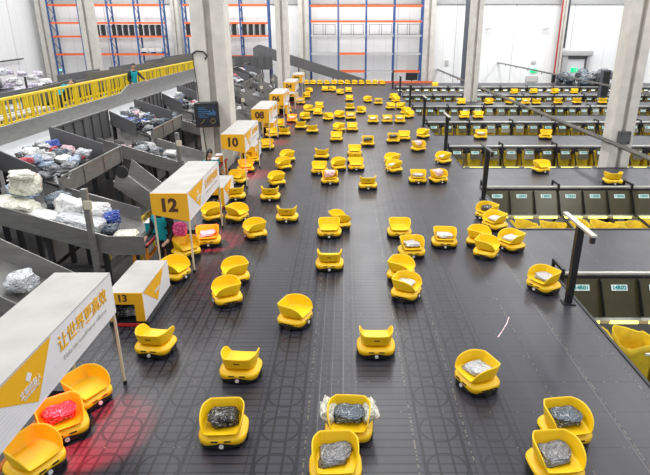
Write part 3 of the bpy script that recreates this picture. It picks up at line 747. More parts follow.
railing(-8.7, 9, 42, 1.08, 1.28, 'yellow railing of upright bars along the near side of the walkway')
railing(-9.75, 9, 42, 1.08, 1.1, 'yellow railing along the far side of the walkway', 1.6, .4)
t = thing('upper_conveyor', 'dark grey stepped conveyor beyond the yellow railings', 'conveyor')
mb = MB(); mb.box(-11.5, -10.3, 18, 43, 1.55, 1.65); kid('belt', mb.mesh('belt', MT['belt']), t)
for a, b, z0, z1 in ((18, 21.6, 2.16, 2.29), (21.6, 22.8, 2.2, 2.2), (22.8, 26.8, 2.44, 2.38), (26.8, 28, 2.25, 2.25), (28, 31.4, 2.44, 2.44), (31.4, 33, 2.3, 2.3), (33, 36.4, 2.5, 2.5), (36.4, 43, 2.55, 2.6)):
    mb = MB(); mb.sheet([(-10.3, a, 1.5), (-10.3, b, 1.5), (-10.3, b, z1), (-10.3, a, z0)], -.06); kid('side_wall', mb.mesh('side_wall', MT['steel_dark']), t)
    mb = MB(); mb.box(-11.5, -11.44, a, b, 1.5, z0-.1); kid('side_wall', mb.mesh('side_wall', MT['steel_dark']), t)
for k in range(7):
    for x in (-11.4, -10.4):
        mb = MB(); mb.box(x-.06, x+.06, 18.5+k*3.9, 18.62+k*3.9, -.65, 1.55); kid('leg', mb.mesh('leg', MT['frame_dark']), t)
# pile of lilac parcels at the far left
t = thing('sorting_table', 'dark frame table under the lilac parcel heap at far left', 'table', (-15.2, 25, -.65))
mb = MB(); mb.box(-2, 2.3, -2, 2.4, 1.95, 2.05); kid('tabletop', mb.mesh('tabletop', MT['frame_dark']), t)
for x in (-1.9, 2.2):
    for y in (-1.9, 2.3):
        mb = MB(); mb.box(x-.05, x+.05, y-.05, y+.05, 0, 1.95); kid('leg', mb.mesh('leg', MT['frame_dark']), t)
mb = MB(); mb.bar((2.25, -1.9, 2.05), (2.25, -1.9, 2.9), .06); mb.bar((-2, -1.95, 2.2), (2.3, -1.95, 2.2), .05); kid('end_rail', mb.mesh('end_rail', MT['frame_dark']), t)
for i in range(46):
    x = rnd.uniform(-17, -13.1); y = rnd.uniform(23.5, 27.2); c = ('lilac', 'white', 'lilac', 'silver')[i % 4]; k = rnd.uniform(.35, .55)
    parcel((x, y, 1.4+rnd.uniform(0, .8)*(1 if x < -14 else .5)), (k, k*.8, k*.5), c, c+' wrapped parcel heaped on the dark table at far left', 'parcels on the far left table')
# white tube frame behind the railing
t = thing('tube_frame', 'white tubular frame standing on the walkway behind the railing', 'frame', (-9.3, 13.6, 1.08))
mb = MB()
for y in (0, 3.4):
    mb.bar((0, y, 0), (0, y, .75), .06); mb.bar((.3, y, 0), (.3, y, .75), .06)
kid('upright', mb.mesh('upright', MT['white']), t)
mb = MB()
for z in (.75, .12):
    mb.bar((0, 0, z), (0, 3.4, z), .06); mb.bar((.3, 0, z), (.3, 3.4, z), .06); mb.bar((0, 0, z), (.3, 0, z), .06); mb.bar((0, 3.4, z), (.3, 3.4, z), .06)
kid('rail', mb.mesh('rail', MT['white']), t)
# inclined conveyor at the far end
t = thing('inclined_conveyor', 'grey inclined conveyor descending to the far end of the robot deck', 'conveyor')
pa = Vector((-7.0, 47.5, 2.55)); pb = Vector((1.9, 47.5, .0))
mb = MB(); mb.sheet([(-7.4, 46.72, 2.1), (-7, 46.72, 2.1), (1.9, 46.72, -.45), (1.9, 46.72, .15), (-7, 46.72, 2.95), (-7.4, 46.72, 2.7)], .05); kid('side_wall', mb.mesh('side_wall', MT['steel_dark']), t)
mb = MB(); mb.sheet([(-7.4, 47.7, 2.1), (-7, 47.7, 2.1), (1.9, 47.7, -.45), (1.9, 47.7, .15), (-7, 47.7, 2.95), (-7.4, 47.7, 2.7)], .05); kid('side_wall', mb.mesh('side_wall', MT['steel_dark']), t)
mb = MB(); mb.sheet([(-7, 46.78, 2.5), (1.9, 46.78, -.2), (1.9, 47.7, -.2), (-7, 47.7, 2.5)], .04); kid('belt', mb.mesh('belt', MT['belt']), t)
for x, z in ((-6.8, 2.2), (-3.8, 1.2), (-1, .35)):
    mb = MB(); mb.bar((x, 47.2, -.65), (x, 47.2, z), .1); kid('leg', mb.mesh('leg', MT['frame_dark']), t)
# cross belt carrying goods behind the far canopies
t = thing('cross_conveyor', 'dark grey ribbed conveyor crossing behind the far canopies', 'conveyor')
mb = MB(); mb.box(-12, -5.6, 44.2, 44.25, 1.2, 2.2)
for i in range(12): mb.box(-12+i*.58, -11.95+i*.58, 44.1, 44.2, 1.2, 2.2)
kid('side_wall', mb.mesh('side_wall', MT['steel_dark']), t)
mb = MB(); mb.box(-12, -5.6, 44.25, 45.2, 1.5, 1.6); kid('belt', mb.mesh('belt', MT['belt']), t)
for x in (-11.8, -8.8, -5.8):
    mb = MB(); mb.box(x-.06, x+.06, 44.5, 44.62, -.65, 1.5); kid('leg', mb.mesh('leg', MT['frame_dark']), t)

# ------------------------------------------------------------------ monitor on the column
t = thing('monitor_box', 'black boxed monitor showing charts on the big left column', 'monitor', (-4.25, 17.2, 1.6), R(14))
mb = MB(); mb.box(-.36, .36, -.3, .12, -.36, .36); kid('housing', mb.mesh('housing', MT['black'], bevel=.015), t)
mb = MB(); mb.box(-.31, .31, -.312, -.3, -.29, .31); s = kid('screen', mb.mesh('screen', MT['screen']), t)
mb = MB()
for i in range(6): mb.box(-.26, -.26+.1+.08*(i % 4)+.1, -.316, -.313, .22-i*.055, .235-i*.055)
for i in range(5): mb.box(.02+.05*i, .045+.05*i, -.316, -.313, .0, .06+.03*((i*3) % 5))
kid('chart_lines', mb.mesh('chart_lines', MT['screen_line']), s)
mb = MB()
for i in range(12):
    a = i*.52; mb.bar((.16+.07*math.cos(a), -.315, -.17+.07*math.sin(a)), (.16+.07*math.cos(a+.52), -.315, -.17+.07*math.sin(a+.52)), .004, .022, (0, 1, 0))
mb.bar((-.22, -.315, -.25), (-.14, -.315, -.2), .004, .02, (0, 1, 0)); mb.bar((-.14, -.315, -.2), (-.08, -.315, -.1), .004, .02, (0, 1, 0))
kid('chart_ring', mb.mesh('chart_ring', MT['screen_gold']), s)
mb = MB(); mb.box(.362, .368, -.12, -.02, -.1, .1); kid('side_label', mb.mesh('side_label', MT['white']), t)
t = thing('cable_hook', 'black bent cable bracket on the big left column above the monitor', 'cable', (-4.35, 17.44, 3.35))
mb = MB(); pts = [(-.25, 0, 0), (-.1, -.03, .08), (.1, -.03, .06), (.2, 0, -.06), (.12, 0, -.16)]
for a, b in zip(pts, pts[1:]): mb.tube(a, b, .025, n=8)
kid('hook', mb.mesh('hook', MT['black']), t)
mb = MB(); pts = [(-.25, -.005, 0), (-.2, -.005, -.8), (-.17, -.005, -1.6), (-.1, -.005, -2.6), (-.02, -.005, -3.7)]
for a, b in zip(pts, pts[1:]): mb.tube(a, b, .014, n=6)
kid('cable', mb.mesh('cable', MT['black']), t)

# ------------------------------------------------------------------ right hand sorting rows
pm = MB(); pm.sheet([(-.325, 0, -.05), (.325, 0, -.05), (.325, -.35, -.62), (-.325, -.35, -.62)], .012); ME_PANEL = pm.mesh('panel', MT['acrylic'])
pm = MB(); pm.sheet([(-.19, 0, -.05), (.19, 0, -.05), (.19, -.22, -.4), (-.19, -.22, -.4)], .012); ME_PANEL_S = pm.mesh('panel', MT['acrylic'])
sm = MB(); sm.sheet([(-.325, 0, -.05), (-.325, -.35, -.62), (-.325, -.45, -.55), (-.325, -.1, -.05)], .012); ME_SIDE = sm.mesh('divider', MT['black_metal'])
lb_ = MB(); lb_.sheet([(-.14, -.07, -.135), (.14, -.07, -.135), (.14, -.125, -.225), (-.14, -.125, -.225)], .004); ME_LABEL = lb_.mesh('number_plate', MT['label'])
def bag_mesh(seed, col='bag'):
    rr = random.Random(seed); rs = []
    n = 20
    for z, s in ((-.9, .8), (-.86, .9), (-.45, .95), (-.15, .98), (0, 1.03), (-.02, .97), (-.3, .9), (-.7, .8)):
        ring = super_ring(.29*s, .3*s, z, n, 4)
        ring = [(x+.03*noise.noise(Vector((x*7, y*7, z*5+seed*3))), y+.03*noise.noise(Vector((x*7+9, y*7, z*5+seed*3))), q+(.06*noise.noise(Vector((x*6, y*6, seed*5.)))+.05*math.sin(math.atan2(y, x)*2+seed) if z > -.2 else 0)) for x, y, q in ring]
        rs.append(ring)
    mb = MB(); mb.rings(rs, True, True); return mb.mesh('sack_body', MT[col], smooth=True)
BAGS = [bag_mesh(i) for i in range(5)]
for k in range(7):
    f = FK[k]; xr = xmax(f); n = int((xr-XE-.1)/.66); wh = 'of the %s row' % NUM[k]
    # frame of the row
    t = thing('row_frame', 'pale rail and black posts along the %s row of sorting chutes' % NUM[k], 'frame', (XE, f, 0), 0, 'frames of the sorting rows')
    mb = MB(); mb.tube((0, -.02, .05), (n*.66+.1, -.02, .05), .028, n=8); kid('top_rail', mb.mesh('top_rail', MT['rail_light']), t)
    mb = MB(); mb.box(.02, n*.66+.1, -.5, -.4, -.68, -.62); r_ = kid('lamp_rail', mb.mesh('lamp_rail', MT['rail_light']), t)
    mb = MB(); mb.box(.02, n*.66+.1, -.02, 0, -.22, -.14); kid('edge_band', mb.mesh('edge_band', MT['black_metal']), t)
    mb = MB()
    for i in range(0, n): mb.box(.18+i*.66, .66+i*.66, -.505, -.5, -.68, -.63)
    kid('light_strip', mb.mesh('light_strip', MT['led']), r_)
    for y_, z_ in ((-1.55, -.62), (-1.85, -.66)):
        mb = MB(); mb.tube((.9, y_, z_), (n*.66, y_, z_), .025, n=8); kid('guide_rail', mb.mesh('guide_rail', MT['rail_light']), t)
    for i in range(0, n+1, 3):
        x = .1+i*.66
        mb = MB(); mb.bar((x, -.06, .1), (x, -.06, -1.85), .05); kid('post', mb.mesh('post', MT['black_metal']), t)
        mb = MB(); mb.bar((x, -.08, .12), (x, .42, .12), .05); mb.bar((x, .4, .12), (x, .4, 0), .05); kid('arm', mb.mesh('arm', MT['black_metal']), t)
        mb = MB(); mb.bar((x, -.45, -.6), (x, -1.9, -.72), .05); mb.bar((x, -1.9, -.72), (x, -1.9, -1.85), .05); kid('cross_arm', mb.mesh('cross_arm', MT['black_metal']), t)
    for i in range(n):
        x = XE+.1+(i+.5)*.66; num = '%s%02d' % (NUM[k], i+1)
        t = thing('sorting_chute', 'dark sorting chute panel marked %s' % num, 'chute', (x, f-.03, 0), 0, 'numbered sorting chutes')
        kid('panel', ME_PANEL if k < 2 else ME_PANEL_S, t)
        lo = kid('number_plate', ME_LABEL, t)
        if k < 6:
            kid('divider', ME_SIDE, t)
            me = text_mesh(num, .095, .004, .001); me.materials.append(MT['teal_ink'])
            o = kid('lettering', me, lo); o.location = (0, -.102, -.178); o.rotation_euler = (math.atan2(.09, .055), 0, 0)
        if k < 2:
            t = thing('collection_sack', 'open yellow collection sack below the %s chute' % num, 'sack', (x, f-.86, -.72), 0, 'yellow collection sacks')
            kid('sack_body', BAGS[(i*3+k) % 5], t)
        if k >= 2:
            t = thing('hanging_sack', 'yellow sack hanging behind the %s chute panel' % num, 'sack', (x, f+.25, -.16), 0, 'yellow sacks hanging behind the panels')
            kid('sack_body', BAGS[(i+k) % 5], t)
# small odd goods lying in the rows
for (x, y, c, w) in ((466, 104.8, 'pink', 'pink'), (461, 105.3, 'blue', 'blue')):
    p = gnd(x, y, -.55); parcel(p, (.35, .3, .25), c, w+' bag lying in a far sorting pit below the middle column', 'bags lying in the pits')

def tpole(i, y):
    t = thing('sensor_pole', 'black pole with short overhead arm at the deck edge, beside the %s row' % NUM[i], 'pole', (3.5, y, 0), 0, 'black sensor poles')
    mb = MB(); mb.box(-.045, .045, -.045, .045, 0, 1.28); kid('pole_shaft', mb.mesh('pole_shaft', MT['black_metal']), t)
    mb = MB(); mb.box(-.09, .09, -.09, .09, 0, .02); kid('base_plate', mb.mesh('base_plate', MT['black_metal']), t)
    mb = MB(); mb.box(-.04, .04, -.5, .6, 1.28, 1.31); kid('arm', mb.mesh('arm', MT['rail_light'] if i in (0, 2, 3) else MT['black_metal']), t)
    mb = MB(); mb.box(-.03, .03, -.48, -.42, 1.18, 1.28); kid('sensor', mb.mesh('sensor', MT['black']), t)
    mb = MB(); mb.tube((.055, -.01, .1), (.06, -.02, 1.2), .012, n=6); mb.tube((.06, -.02, 1.2), (.0, -.3, 1.27), .012, n=6); kid('cable', mb.mesh('cable', MT['black']), t)
for i in range(7): tpole(i, 7.72+5.68*i)

# overhead cable trays
def tray_(x, z, y0, y1, label, hang):
    t = thing('cable_tray', label, 'cable tray', (x, 0, 0))
    mb = MB(); mb.box(-.07, .07, y0, y1, z, z+.02); mb.box(-.07, -.06, y0, y1, z, z+.08); mb.box(.06, .07, y0, y1, z, z+.08); kid('channel', mb.mesh('channel', MT['steel']), t)
    for y in hang:
        mb = MB(); mb.box(-.02, .02, y-.02, y+.02, z-.12, z); kid('bracket', mb.mesh('bracket', MT['black_metal']), t)
    return t
tray_(8.1, .78, 6.0, 50.5, 'long grey cable tray running over the sorting rows past the right column', [20+3*i for i in range(10)])
tray_(13.4, 1.35, 20, 50.5, 'second grey cable tray at the far right, beyond the long one', [24+3*i for i in range(9)])
t = thing('clamp_bracket', 'grey square clamp fixing the long cable tray to the right column', 'bracket', (8.62, 17.03, .85))
mb = MB(); mb.box(-.16, .2, -.06, .1, -.15, .25); kid('clamp_plate', mb.mesh('clamp_plate', MT['steel_dark'], bevel=.01), t)
mb = MB()
for x in (-.1, .14):
    for z in (-.09, .19): mb.tube((x, -.06, z), (x, -.08, z), .025, n=6)
kid('bolts', mb.mesh('bolts', MT['frame_dark']), t)

# ------------------------------------------------------------------ far wall: racks and fittings
def rack(xs, label, levels, deep=1.0, y=48.2):
    t = thing('pallet_rack', label, 'rack', (0, y, -.65))
    for x in xs:
        for yy in (0, deep):
            mb = MB(); mb.box(x-.06, x+.06, yy-.05, yy+.05, 0, 7.6); kid('upright', mb.mesh('upright', MT['blue']), t)
        mb = MB(); k = 0; z = .3
        while z < 7.2:
            mb.bar((x, 0 if k % 2 else deep, z), (x, deep if k % 2 else 0, z+.7), .04); z += .7; k += 1
        kid('lattice', mb.mesh('lattice', MT['blue']), t)
    for z, pat in levels:
        for i in range(len(xs)-1):
            c = pat[i % len(pat)]
            if c == '-': continue
            for yy in (0, deep):
                mb = MB(); mb.box(xs[i]+.06, xs[i+1]-.06, yy-.03, yy+.03, z+.65-.07, z+.65+.07); kid('beam', mb.mesh('beam', MT['rack_orange' if c == 'o' else 'rack_grey']), t)
    return t
rack([-24.1, -21.65, -19.3, -17.1, -14.95], 'blue and orange pallet rack on the left of the back wall, with dark folded cages', [(5.95, 'o'), (4.6, 'o'), (3.55, 'o'), (2.15, 'o')])
rack([-13.2, -10.9, -8.55, -6.25], 'blue and orange pallet rack behind the big left column', [(5.95, 'o'), (4.6, 'o'), (3.6, 'o'), (2.0, 'o')])
rack([-2.87, -.56, 1.75, 4.05, 6.35], 'mostly empty blue and orange pallet rack in the middle of the back wall', [(5.9, 'o'), (4.72, 'o'), (3.62, 'g'), (2.2, 'gogg'), (.78, '-ogo')])
cage = None
def cages(xs, z, y, where):
    for i in range(len(xs)-1):
        for j in range(4):
            x = xs[i]+.32+j*.5
            t = thing('folded_cage', 'black folded cage panel standing %s' % where, 'cage', (x, y, z), 0, 'black cages '+where)
            mb = MB(); mb.box(-.17, .17, 0, .6, 0, .85); kid('cage_panel', mb.mesh('cage_panel', MT['black']), t)
            mb = MB(); mb.box(.18, .22, -.02, .6, 0, .85); kid('white_edge', mb.mesh('white_edge', MT['white']), t)
cages([-21.65, -19.3, -17.1, -15], 3.62, 48.3, 'on the left rack'); cages([-13.2, -10.9, -8.55, -6.3], 3.67, 48.3, 'on the rack behind the big left column')
# loose hoops on the middle rack
for i, x in enumerate((-1.7, .6, 2.9, 5.2)):
    t = thing('wire_frame', 'open grey wire frame on the middle rack, %s bay from left' % ('first', 'second', 'third', 'fourth')[i], 'frame', (x, 48.25, 3.69))
    mb = MB()
    for a in (-.9, -.1, .1, .9): mb.bar((a, 0, 0), (a, 0, .85), .035)
    for z in (.05, .8): mb.bar((-.9, 0, z), (.9, 0, z), .03)
    kid('wire_panel', mb.mesh('wire_panel', MT['frame_dark']), t)
    mb = MB(); mb.box(-.9, .9, .1, .9, 0, .03); kid('wire_base', mb.mesh('wire_base', MT['rack_grey']), t)
t = thing('pallet', 'blue pallet on the left rack carrying grey cartons', 'pallet', (-16.05, 48.2, 2.22))
mb = MB(); mb.box(-.9, .9, 0, .9, .1, .14)
for x in (-.85, 0, .85): mb.box(x-.06, x+.06, 0, .9, 0, .1)
kid('deck_boards', mb.mesh('deck_boards', MT['blue']), t)
for j in range(3):
    t = thing('flat_carton', 'grey green flat carton on the blue pallet of the left rack', 'box', (-16.65+.58*j, 48.25, 2.361), 0, 'cartons on the blue pallet')
    mb = MB(); mb.box(-.27, .27, 0, .7, 0, .28); kid('carton_body', mb.mesh('carton_body', MT['ink_grey'], bevel=.01), t)
    mb = MB(); mb.box(-.04, .04, -.003, .7, .28, .283); kid('tape', mb.mesh('tape', MT['cream']), t)
t = thing('wall_screen', 'black screen standing low in the right bay of the middle rack', 'screen', (5.6, 48.0, -.65))
mb = MB(); mb.box(-.5, .5, 0, .08, .75, 1.35); kid('screen_panel', mb.mesh('screen_panel', MT['black']), t)
mb = MB(); mb.box(-.05, .05, .02, .06, 0, .75); mb.box(-.3, .3, -.1, .2, 0, .03); kid('stand', mb.mesh('stand', MT['frame_dark']), t)
mb = MB(); mb.box(2.7, 7.2, 46.7, 46.75, -.2, .14); o = mb.build('edge_board', MT['rack_orange']); tag(o, 'low rust red board at the far deck edge below the screen', 'board')

def tube_thing(name, label, cat, pts, r, m, part):
    t = thing(name, label, cat, pts[0]); p0 = Vector(pts[0]); mb = MB()
    for a, b in zip(pts, pts[1:]): mb.tube(Vector(a)-p0, Vector(b)-p0, r, n=10)
    kid(part, mb.mesh(part, m), t); return t
t = tube_thing('fire_pipe', 'red vertical fire pipe near the dock door on the back wall', 'pipe', [(18.0, 49.3, -.5), (18.0, 49.3, 8.5)], .07, MT['pipe_red'], 'pipe')
mb = MB(); mb.box(-.14, .14, -.14, .1, .3, 1.0); kid('valve_box', mb.mesh('valve_box', MT['black']), t)
mb = MB(); mb.box(18.75, 18.9, 49.98, 50.13, 2.6, 8.5); mb.box(18.78, 18.87, 50.1, 50.49, 3.2, 3.3); tag(mb.build('drain_pipe', MT['post_dark']), 'dark vertical pipe right of the red fire pipe', 'pipe')
mb = MB(); mb.box(-.18, .18, -.2, .2, 0, 9); o = thing('steel_post', 'dark slate steel post at the back wall right of the middle rack', 'post', (10.05, 48.6, -1.85)); kid('post_shaft', mb.mesh('post_shaft', MT['post_dark']), o)
mb = MB(); mb.box(-.3, .3, -.3, .3, 0, .04); kid('foot_plate', mb.mesh('foot_plate', MT['post_dark']), o)
# dock door
t = link('door_1', None, None, None, (19.9, 50.3, -.3)); t['kind'] = 'structure'
mb = MB(); mb.box(-1.3, 1.5, -.45, .15, 2.25, 2.7); kid('lintel', mb.mesh('lintel', MT['rack_grey'], bevel=.12), t)
mb = MB(); mb.box(-1.05, -.6, -.3, .15, 0, 2.3); kid('jamb', mb.mesh('jamb', MT['rack_grey']), t)
mb = MB(); mb.box(1.1, 1.3, -.3, .15, 0, 2.3); kid('jamb', mb.mesh('jamb', MT['rack_grey']), t)
mb = MB(); mb.box(-.6, 1.1, -.05, .15, 0, 2.3); kid('door_panel', mb.mesh('door_panel', MT['white']), t)
mb = MB(); mb.box(-.6, 1.1, -.14, -.05, 2.0, 2.25); mb.box(.98, 1.1, -.14, -.05, 0, 2.0); kid('inner_frame', mb.mesh('inner_frame', MT['steel_dark']), t)
def exit_sign(x, y, z, label):
    t = thing('exit_sign', label, 'sign', (x, y, z))
    mb = MB(); mb.box(-.3, .3, -.05, .02, -.17, .17); kid('sign_box', mb.mesh('sign_box', MT['green']), t)
    mb = MB(); mb.bar((-.12, -.055, -.1), (-.02, -.055, .02), .01, .05, (0, 1, 0)); mb.bar((-.02, -.055, .02), (.08, -.055, -.1), .01, .05, (0, 1, 0)); mb.bar((-.02, -.055, .02), (0, -.055, .1), .01, .06, (0, 1, 0)); mb.box(.14, .22, -.06, -.05, -.12, .12)
    kid('running_figure', mb.mesh('running_figure', MT['white']), t)
exit_sign(20.05, 50.2, .8, 'green lit exit sign on the dock door'); exit_sign(16.6, 50.44, .72, 'green lit exit sign on the back wall left of the red pipe')
def wall_box(x, z, w, h, m, name, label, cat):
    t = thing(name, label, cat, (x, 50.5, z)); mb = MB(); mb.box(-w/2, w/2, -.08, 0, -h/2, h/2); kid('case', mb.mesh('case', m, bevel=.01), t)
    mb = MB(); mb.box(-w/2+.05, w/2-.05, -.085, -.08, -h/2+.05, h/2-.05); kid('face', mb.mesh('face', MT['ink_grey']), t)
wall_box(16.5, 1.4, .4, .22, MT['rack_grey'], 'emergency_light', 'small grey emergency light above the back wall exit sign', 'light')
wall_box(16.5, .0, 1.1, .5, MT['rack_grey'], 'notice_board', 'small grey notice board under the back wall exit sign', 'board')
wall_box(8.9, 1.35, .3, .45, MT['rack_grey'], 'switch_box', 'small grey switch box on the back wall between column and slate post', 'box')
for x, lb in ((11.4, 'left'), (16.3, 'right')):  # bracket cameras, no light source
    t = thing('wall_camera', 'small grey bracket camera high on the back wall, %s one' % lb, 'camera', (x+.8, 50.5, 4.1)); mb = MB(); mb.bar((0, 0, 0), (0, -.4, .1), .06); kid('bracket', mb.mesh('bracket', MT['rack_grey']), t)
    mb = MB(); mb.bar((-.25, -.4, .02), (.25, -.4, .1), .12); kid('camera_body', mb.mesh('camera_body', MT['rack_grey']), t)
# dark bags at the far right and a black cabinet
for i in range(36):
    x = rnd.uniform(17.2, 21.4); y = rnd.uniform(44, 46); k = rnd.uniform(.6, .95); c = ('slate', 'black', 'grey', 'slate')[i % 4]
    parcel((x, y, rnd.uniform(-.02, .75)*(1 if x > 18.2 else .45)), (k, k*.8, k*.6), c, {'slate': 'slate blue', 'black': 'black', 'grey': 'grey'}[c]+' plastic bag heaped at the far right below the dock door', 'bags heaped at the far right')
t = thing('equipment_cabinet', 'tall narrow black cabinet beside the bags left of the right column', 'cabinet', (16.4, 36.0, 0))
mb = MB(); mb.box(-.25, .25, -.2, .2, 0, 1.7); kid('cabinet_body', mb.mesh('cabinet_body', MT['post_dark'], bevel=.02), t)
mb = MB(); mb.box(-.2, .2, -.21, -.2, .1, 1.6); kid('cabinet_door', mb.mesh('cabinet_door', MT['black']), t)
# horizontal bar on the left wall
t = thing('wall_rail', 'thin dark rail on the left wall above the lilac parcels', 'rail', (-26.2, 40, 0)); mb = MB(); mb.tube((.3, 0, 1.75), (.3, 6.5, 1.9), .05, n=8)
for q in (0, .33, .66, 1): mb.tube((.3, 6.5*q, 1.75+.15*q), (0, 6.5*q, 1.75+.15*q), .03, n=6)
kid('bar', mb.mesh('bar', MT['frame_dark']), t)
for x, y, z, lb in ((-23.6, 47.6, .9, 'small green indicator light near the far left corner'), (-8.03, 33, 2.14, 'small green indicator light on the belt conveyor wall')):
    t = thing('indicator_light', lb, 'light', (x, y, z)); mb = MB(); mb.tube((0, 0, 0), (0, 0, .12), .09, n=12); kid('lens', mb.mesh('lens', MT['green_led']), t)
    mb = MB(); mb.tube((0, 0, -.02 if z > 2 else -z-.65), (0, 0, 0), .03, n=8); kid('stem', mb.mesh('stem', MT['frame_dark']), t)
# scrap of tape on the deck
t = gnd(503, 328, .004); mb = MB(); pts = [gnd(509, 317, .004), gnd(507, 323, .004), gnd(503, 330, .004), gnd(498, 337, .004)]
for a, b in zip(pts, pts[1:]): mb.bar(a, b, .014, .006)
tag(mb.build('tape_scrap', MT['p_pink']), 'thin pale strip of tape lying on the dark deck at right', 'tape')

# ------------------------------------------------------------------ people
def person(label, loc, rz, J, vest=True, ponytail=False):
    """J: joint dict in local metres, facing -Y"""
    t = thing('person', label, 'person', loc, rz)
    bm = bmesh.new(); sk = bm.verts.layers.skin.verify(); V = {}
    rad = dict(pelvis=(.15, .11), waist=(.14, .1), chest=(.17, .115), neck0=(.06, .06), neck1=(.055, .055), hipL=(.085, .09), kneeL=(.06, .06), ankL=(.042, .042), toeL=(.035, .03),
               shL=(.065, .065), elL=(.045, .045), wrL=(.03, .03), palmL=(.034, .022))
    def rv(n): return rad.get(n) or rad[n[:-1]+'L'] if not n[-1].isdigit() or n in rad else (.009, .009)
    for n, p in J.items():
        v = bm.verts.new(p); V[n] = v; v[sk].radius = rv(n)
    V['pelvis'][sk].use_root = True
    E = [('pelvis', 'waist'), ('waist', 'chest'), ('chest', 'neck0'), ('neck0', 'neck1')]
    for s in 'LR': E += [('pelvis', 'hip'+s), ('hip'+s, 'knee'+s), ('knee'+s, 'ank'+s), ('ank'+s, 'toe'+s), ('chest', 'sh'+s), ('sh'+s, 'el'+s), ('el'+s, 'wr'+s), ('wr'+s, 'palm'+s)]
    for a, b in E: bm.edges.new((V[a], V[b]))
    for s, sx in (('L', -1), ('R', 1)):
        w = Vector(J['wr'+s]); p = Vector(J['palm'+s]); d = (p-w).normalized(); up = Vector((0, 0, 1)); sd = d.cross(up).normalized(); dn = sd.cross(d)
        for q, (off, ln) in enumerate(((-.03, .075), (-.01, .085), (.01, .08), (.03, .062))):
            a = bm.verts.new(p+sd*off*.8); b1 = bm.verts.new(p+sd*off+d*ln*.6); c = bm.verts.new(p+sd*off+d*ln-dn*.02)
            for v in (a, b1, c): v[sk].radius = (.009, .009)
            bm.edges.new((V['palm'+s], a)); bm.edges.new((a, b1)); bm.edges.new((b1, c))
        a = bm.verts.new(w+d*.03-sd*sx*.035); b1 = bm.verts.new(w+d*.07-sd*sx*.055)
        for v in (a, b1): v[sk].radius = (.011, .011)
        bm.edges.new((V['wr'+s], a)); bm.edges.new((a, b1))
    me = bpy.data.meshes.new('body'); bm.to_mesh(me); bm.free()
    for m in ('skin', 'cloth_black', 'teal'): me.materials.append(MT[m])
    body = eval_mods(me, [('SKIN', dict(use_smooth_shade=True)), ('SUBSURF', dict(levels=2, render_levels=2))])
    body.materials.clear()
    for m in ('skin', 'cloth_black', 'teal'): body.materials.append(MT[m])
    seg = [(a, b) for a, b in E]
    def near(c):
        best = None
        for a, b in seg:
            A_ = Vector(J[a]); B_ = Vector(J[b]); d = B_-A_; u = max(0, min(1, (c-A_).dot(d)/max(d.length_squared, 1e-6))); q = (A_+d*u-c).length
            if best is None or q < best[0]: best = (q, a, b, u)
        return best
    vb = bmesh.new()
    for p in body.polygons:
        c = p.center; q, a, b, u = near(c)
        if b.startswith('neck1') or b.startswith('palm') or (a.startswith('el') and u > .93): p.material_index = 0
        else: p.material_index = 1
    # head merged into the body mesh
    h0 = Vector(J['neck1']); up = (h0-Vector(J['neck0'])).normalized()
    fwd = Vector((0, -1, 0)); fwd = (fwd-up*fwd.dot(up)).normalized(); sd = fwd.cross(up).normalized()
    hb = bmesh.new(); hb.from_mesh(body)
    geo = bmesh.ops.create_uvsphere(hb, u_segments=20, v_segments=14, radius=1)
    hc = h0+up*.095
    for v in geo['verts']:
        x, y, z = v.co
        f = -y; wdt = .075*(1-.18*max(0, -z)); 
        nose = .028*max(0, f-.6)/.4*math.exp(-((z+.12)/.22)**2)*math.exp(-(x/.18)**2)*1.0
        eye = -.008*math.exp(-((z-.08)/.12)**2)*math.exp(-((abs(x)-.4)/.16)**2)*max(0, f)
        ear = .016*math.exp(-((z)/.22)**2)*math.exp(-((y-.05)/.2)**2)
        v.co = hc+sd*(x*wdt+math.copysign(ear, x))+fwd*(f*.095+nose+eye)+up*(z*.118)
    for f in hb.faces: f.smooth = True
    hb.to_mesh(body); hb.free()
    kid('body', body, t)
    mb = MB()
    for s in (-1, 1):
        c = hc+sd*s*.03+fwd*.085+up*.012; mb.tube(c, c+fwd*.006, .009, n=8)
    c = hc+fwd*.086-up*.055; mb.bar(c-sd*.02, c+sd*.02, .01, .006); kid('eyes_and_mouth', mb.mesh('eyes_and_mouth', MT['hair']), t)
    hm = bmesh.new(); geo = bmesh.ops.create_uvsphere(hm, u_segments=18, v_segments=12, radius=1)
    kill = []
    for v in geo['verts']:
        x, y, z = v.co
        if z < -.25 or (-y > .45 and z < .35): kill.append(v)
        v.co = hc+sd*x*.084-fwd*(y*.104)+up*(z*.128+.004)
    bmesh.ops.delete(hm, geom=kill, context='VERTS')
    if ponytail:
        b0 = hc-fwd*.1+up*.03
        for k in range(6):
            g2 = bmesh.ops.create_icosphere(hm, subdivisions=1, radius=.042-.003*k, matrix=Matrix.Translation(b0-fwd*.02*min(k, 2)-up*.05*k))
    hmesh = bpy.data.meshes.new('hair'); hm.to_mesh(hmesh); hm.free(); hmesh.materials.append(MT['hair']); hmesh.shade_smooth(); kid('hair', hmesh, t)
    # teal vest: inflated copy of the torso surface
    bv = bmesh.new(); bv.from_mesh(body); bv.normal_update()
    dead = []
    for f in bv.faces:
        c = f.calc_center_median(); q, a, b, u = near(c)
        if not (a in ('pelvis', 'waist', 'chest') and b in ('waist', 'chest', 'neck0', 'shL', 'shR') and q < .3) or (b in ('shL', 'shR') and u > .85) or (a == 'pelvis' and u < .25) or (b == 'neck0' and u > .55) or (c-hc).length < .16: dead.append(f)
    bmesh.ops.delete(bv, geom=dead, context='FACES')
    for v in bv.verts: v.co += v.normal*.016
    vm = bpy.data.meshes.new('vest'); bv.to_mesh(vm); bv.free(); vm.materials.clear(); vm.materials.append(MT['teal'])
    for p in vm.polygons: p.material_index = 0
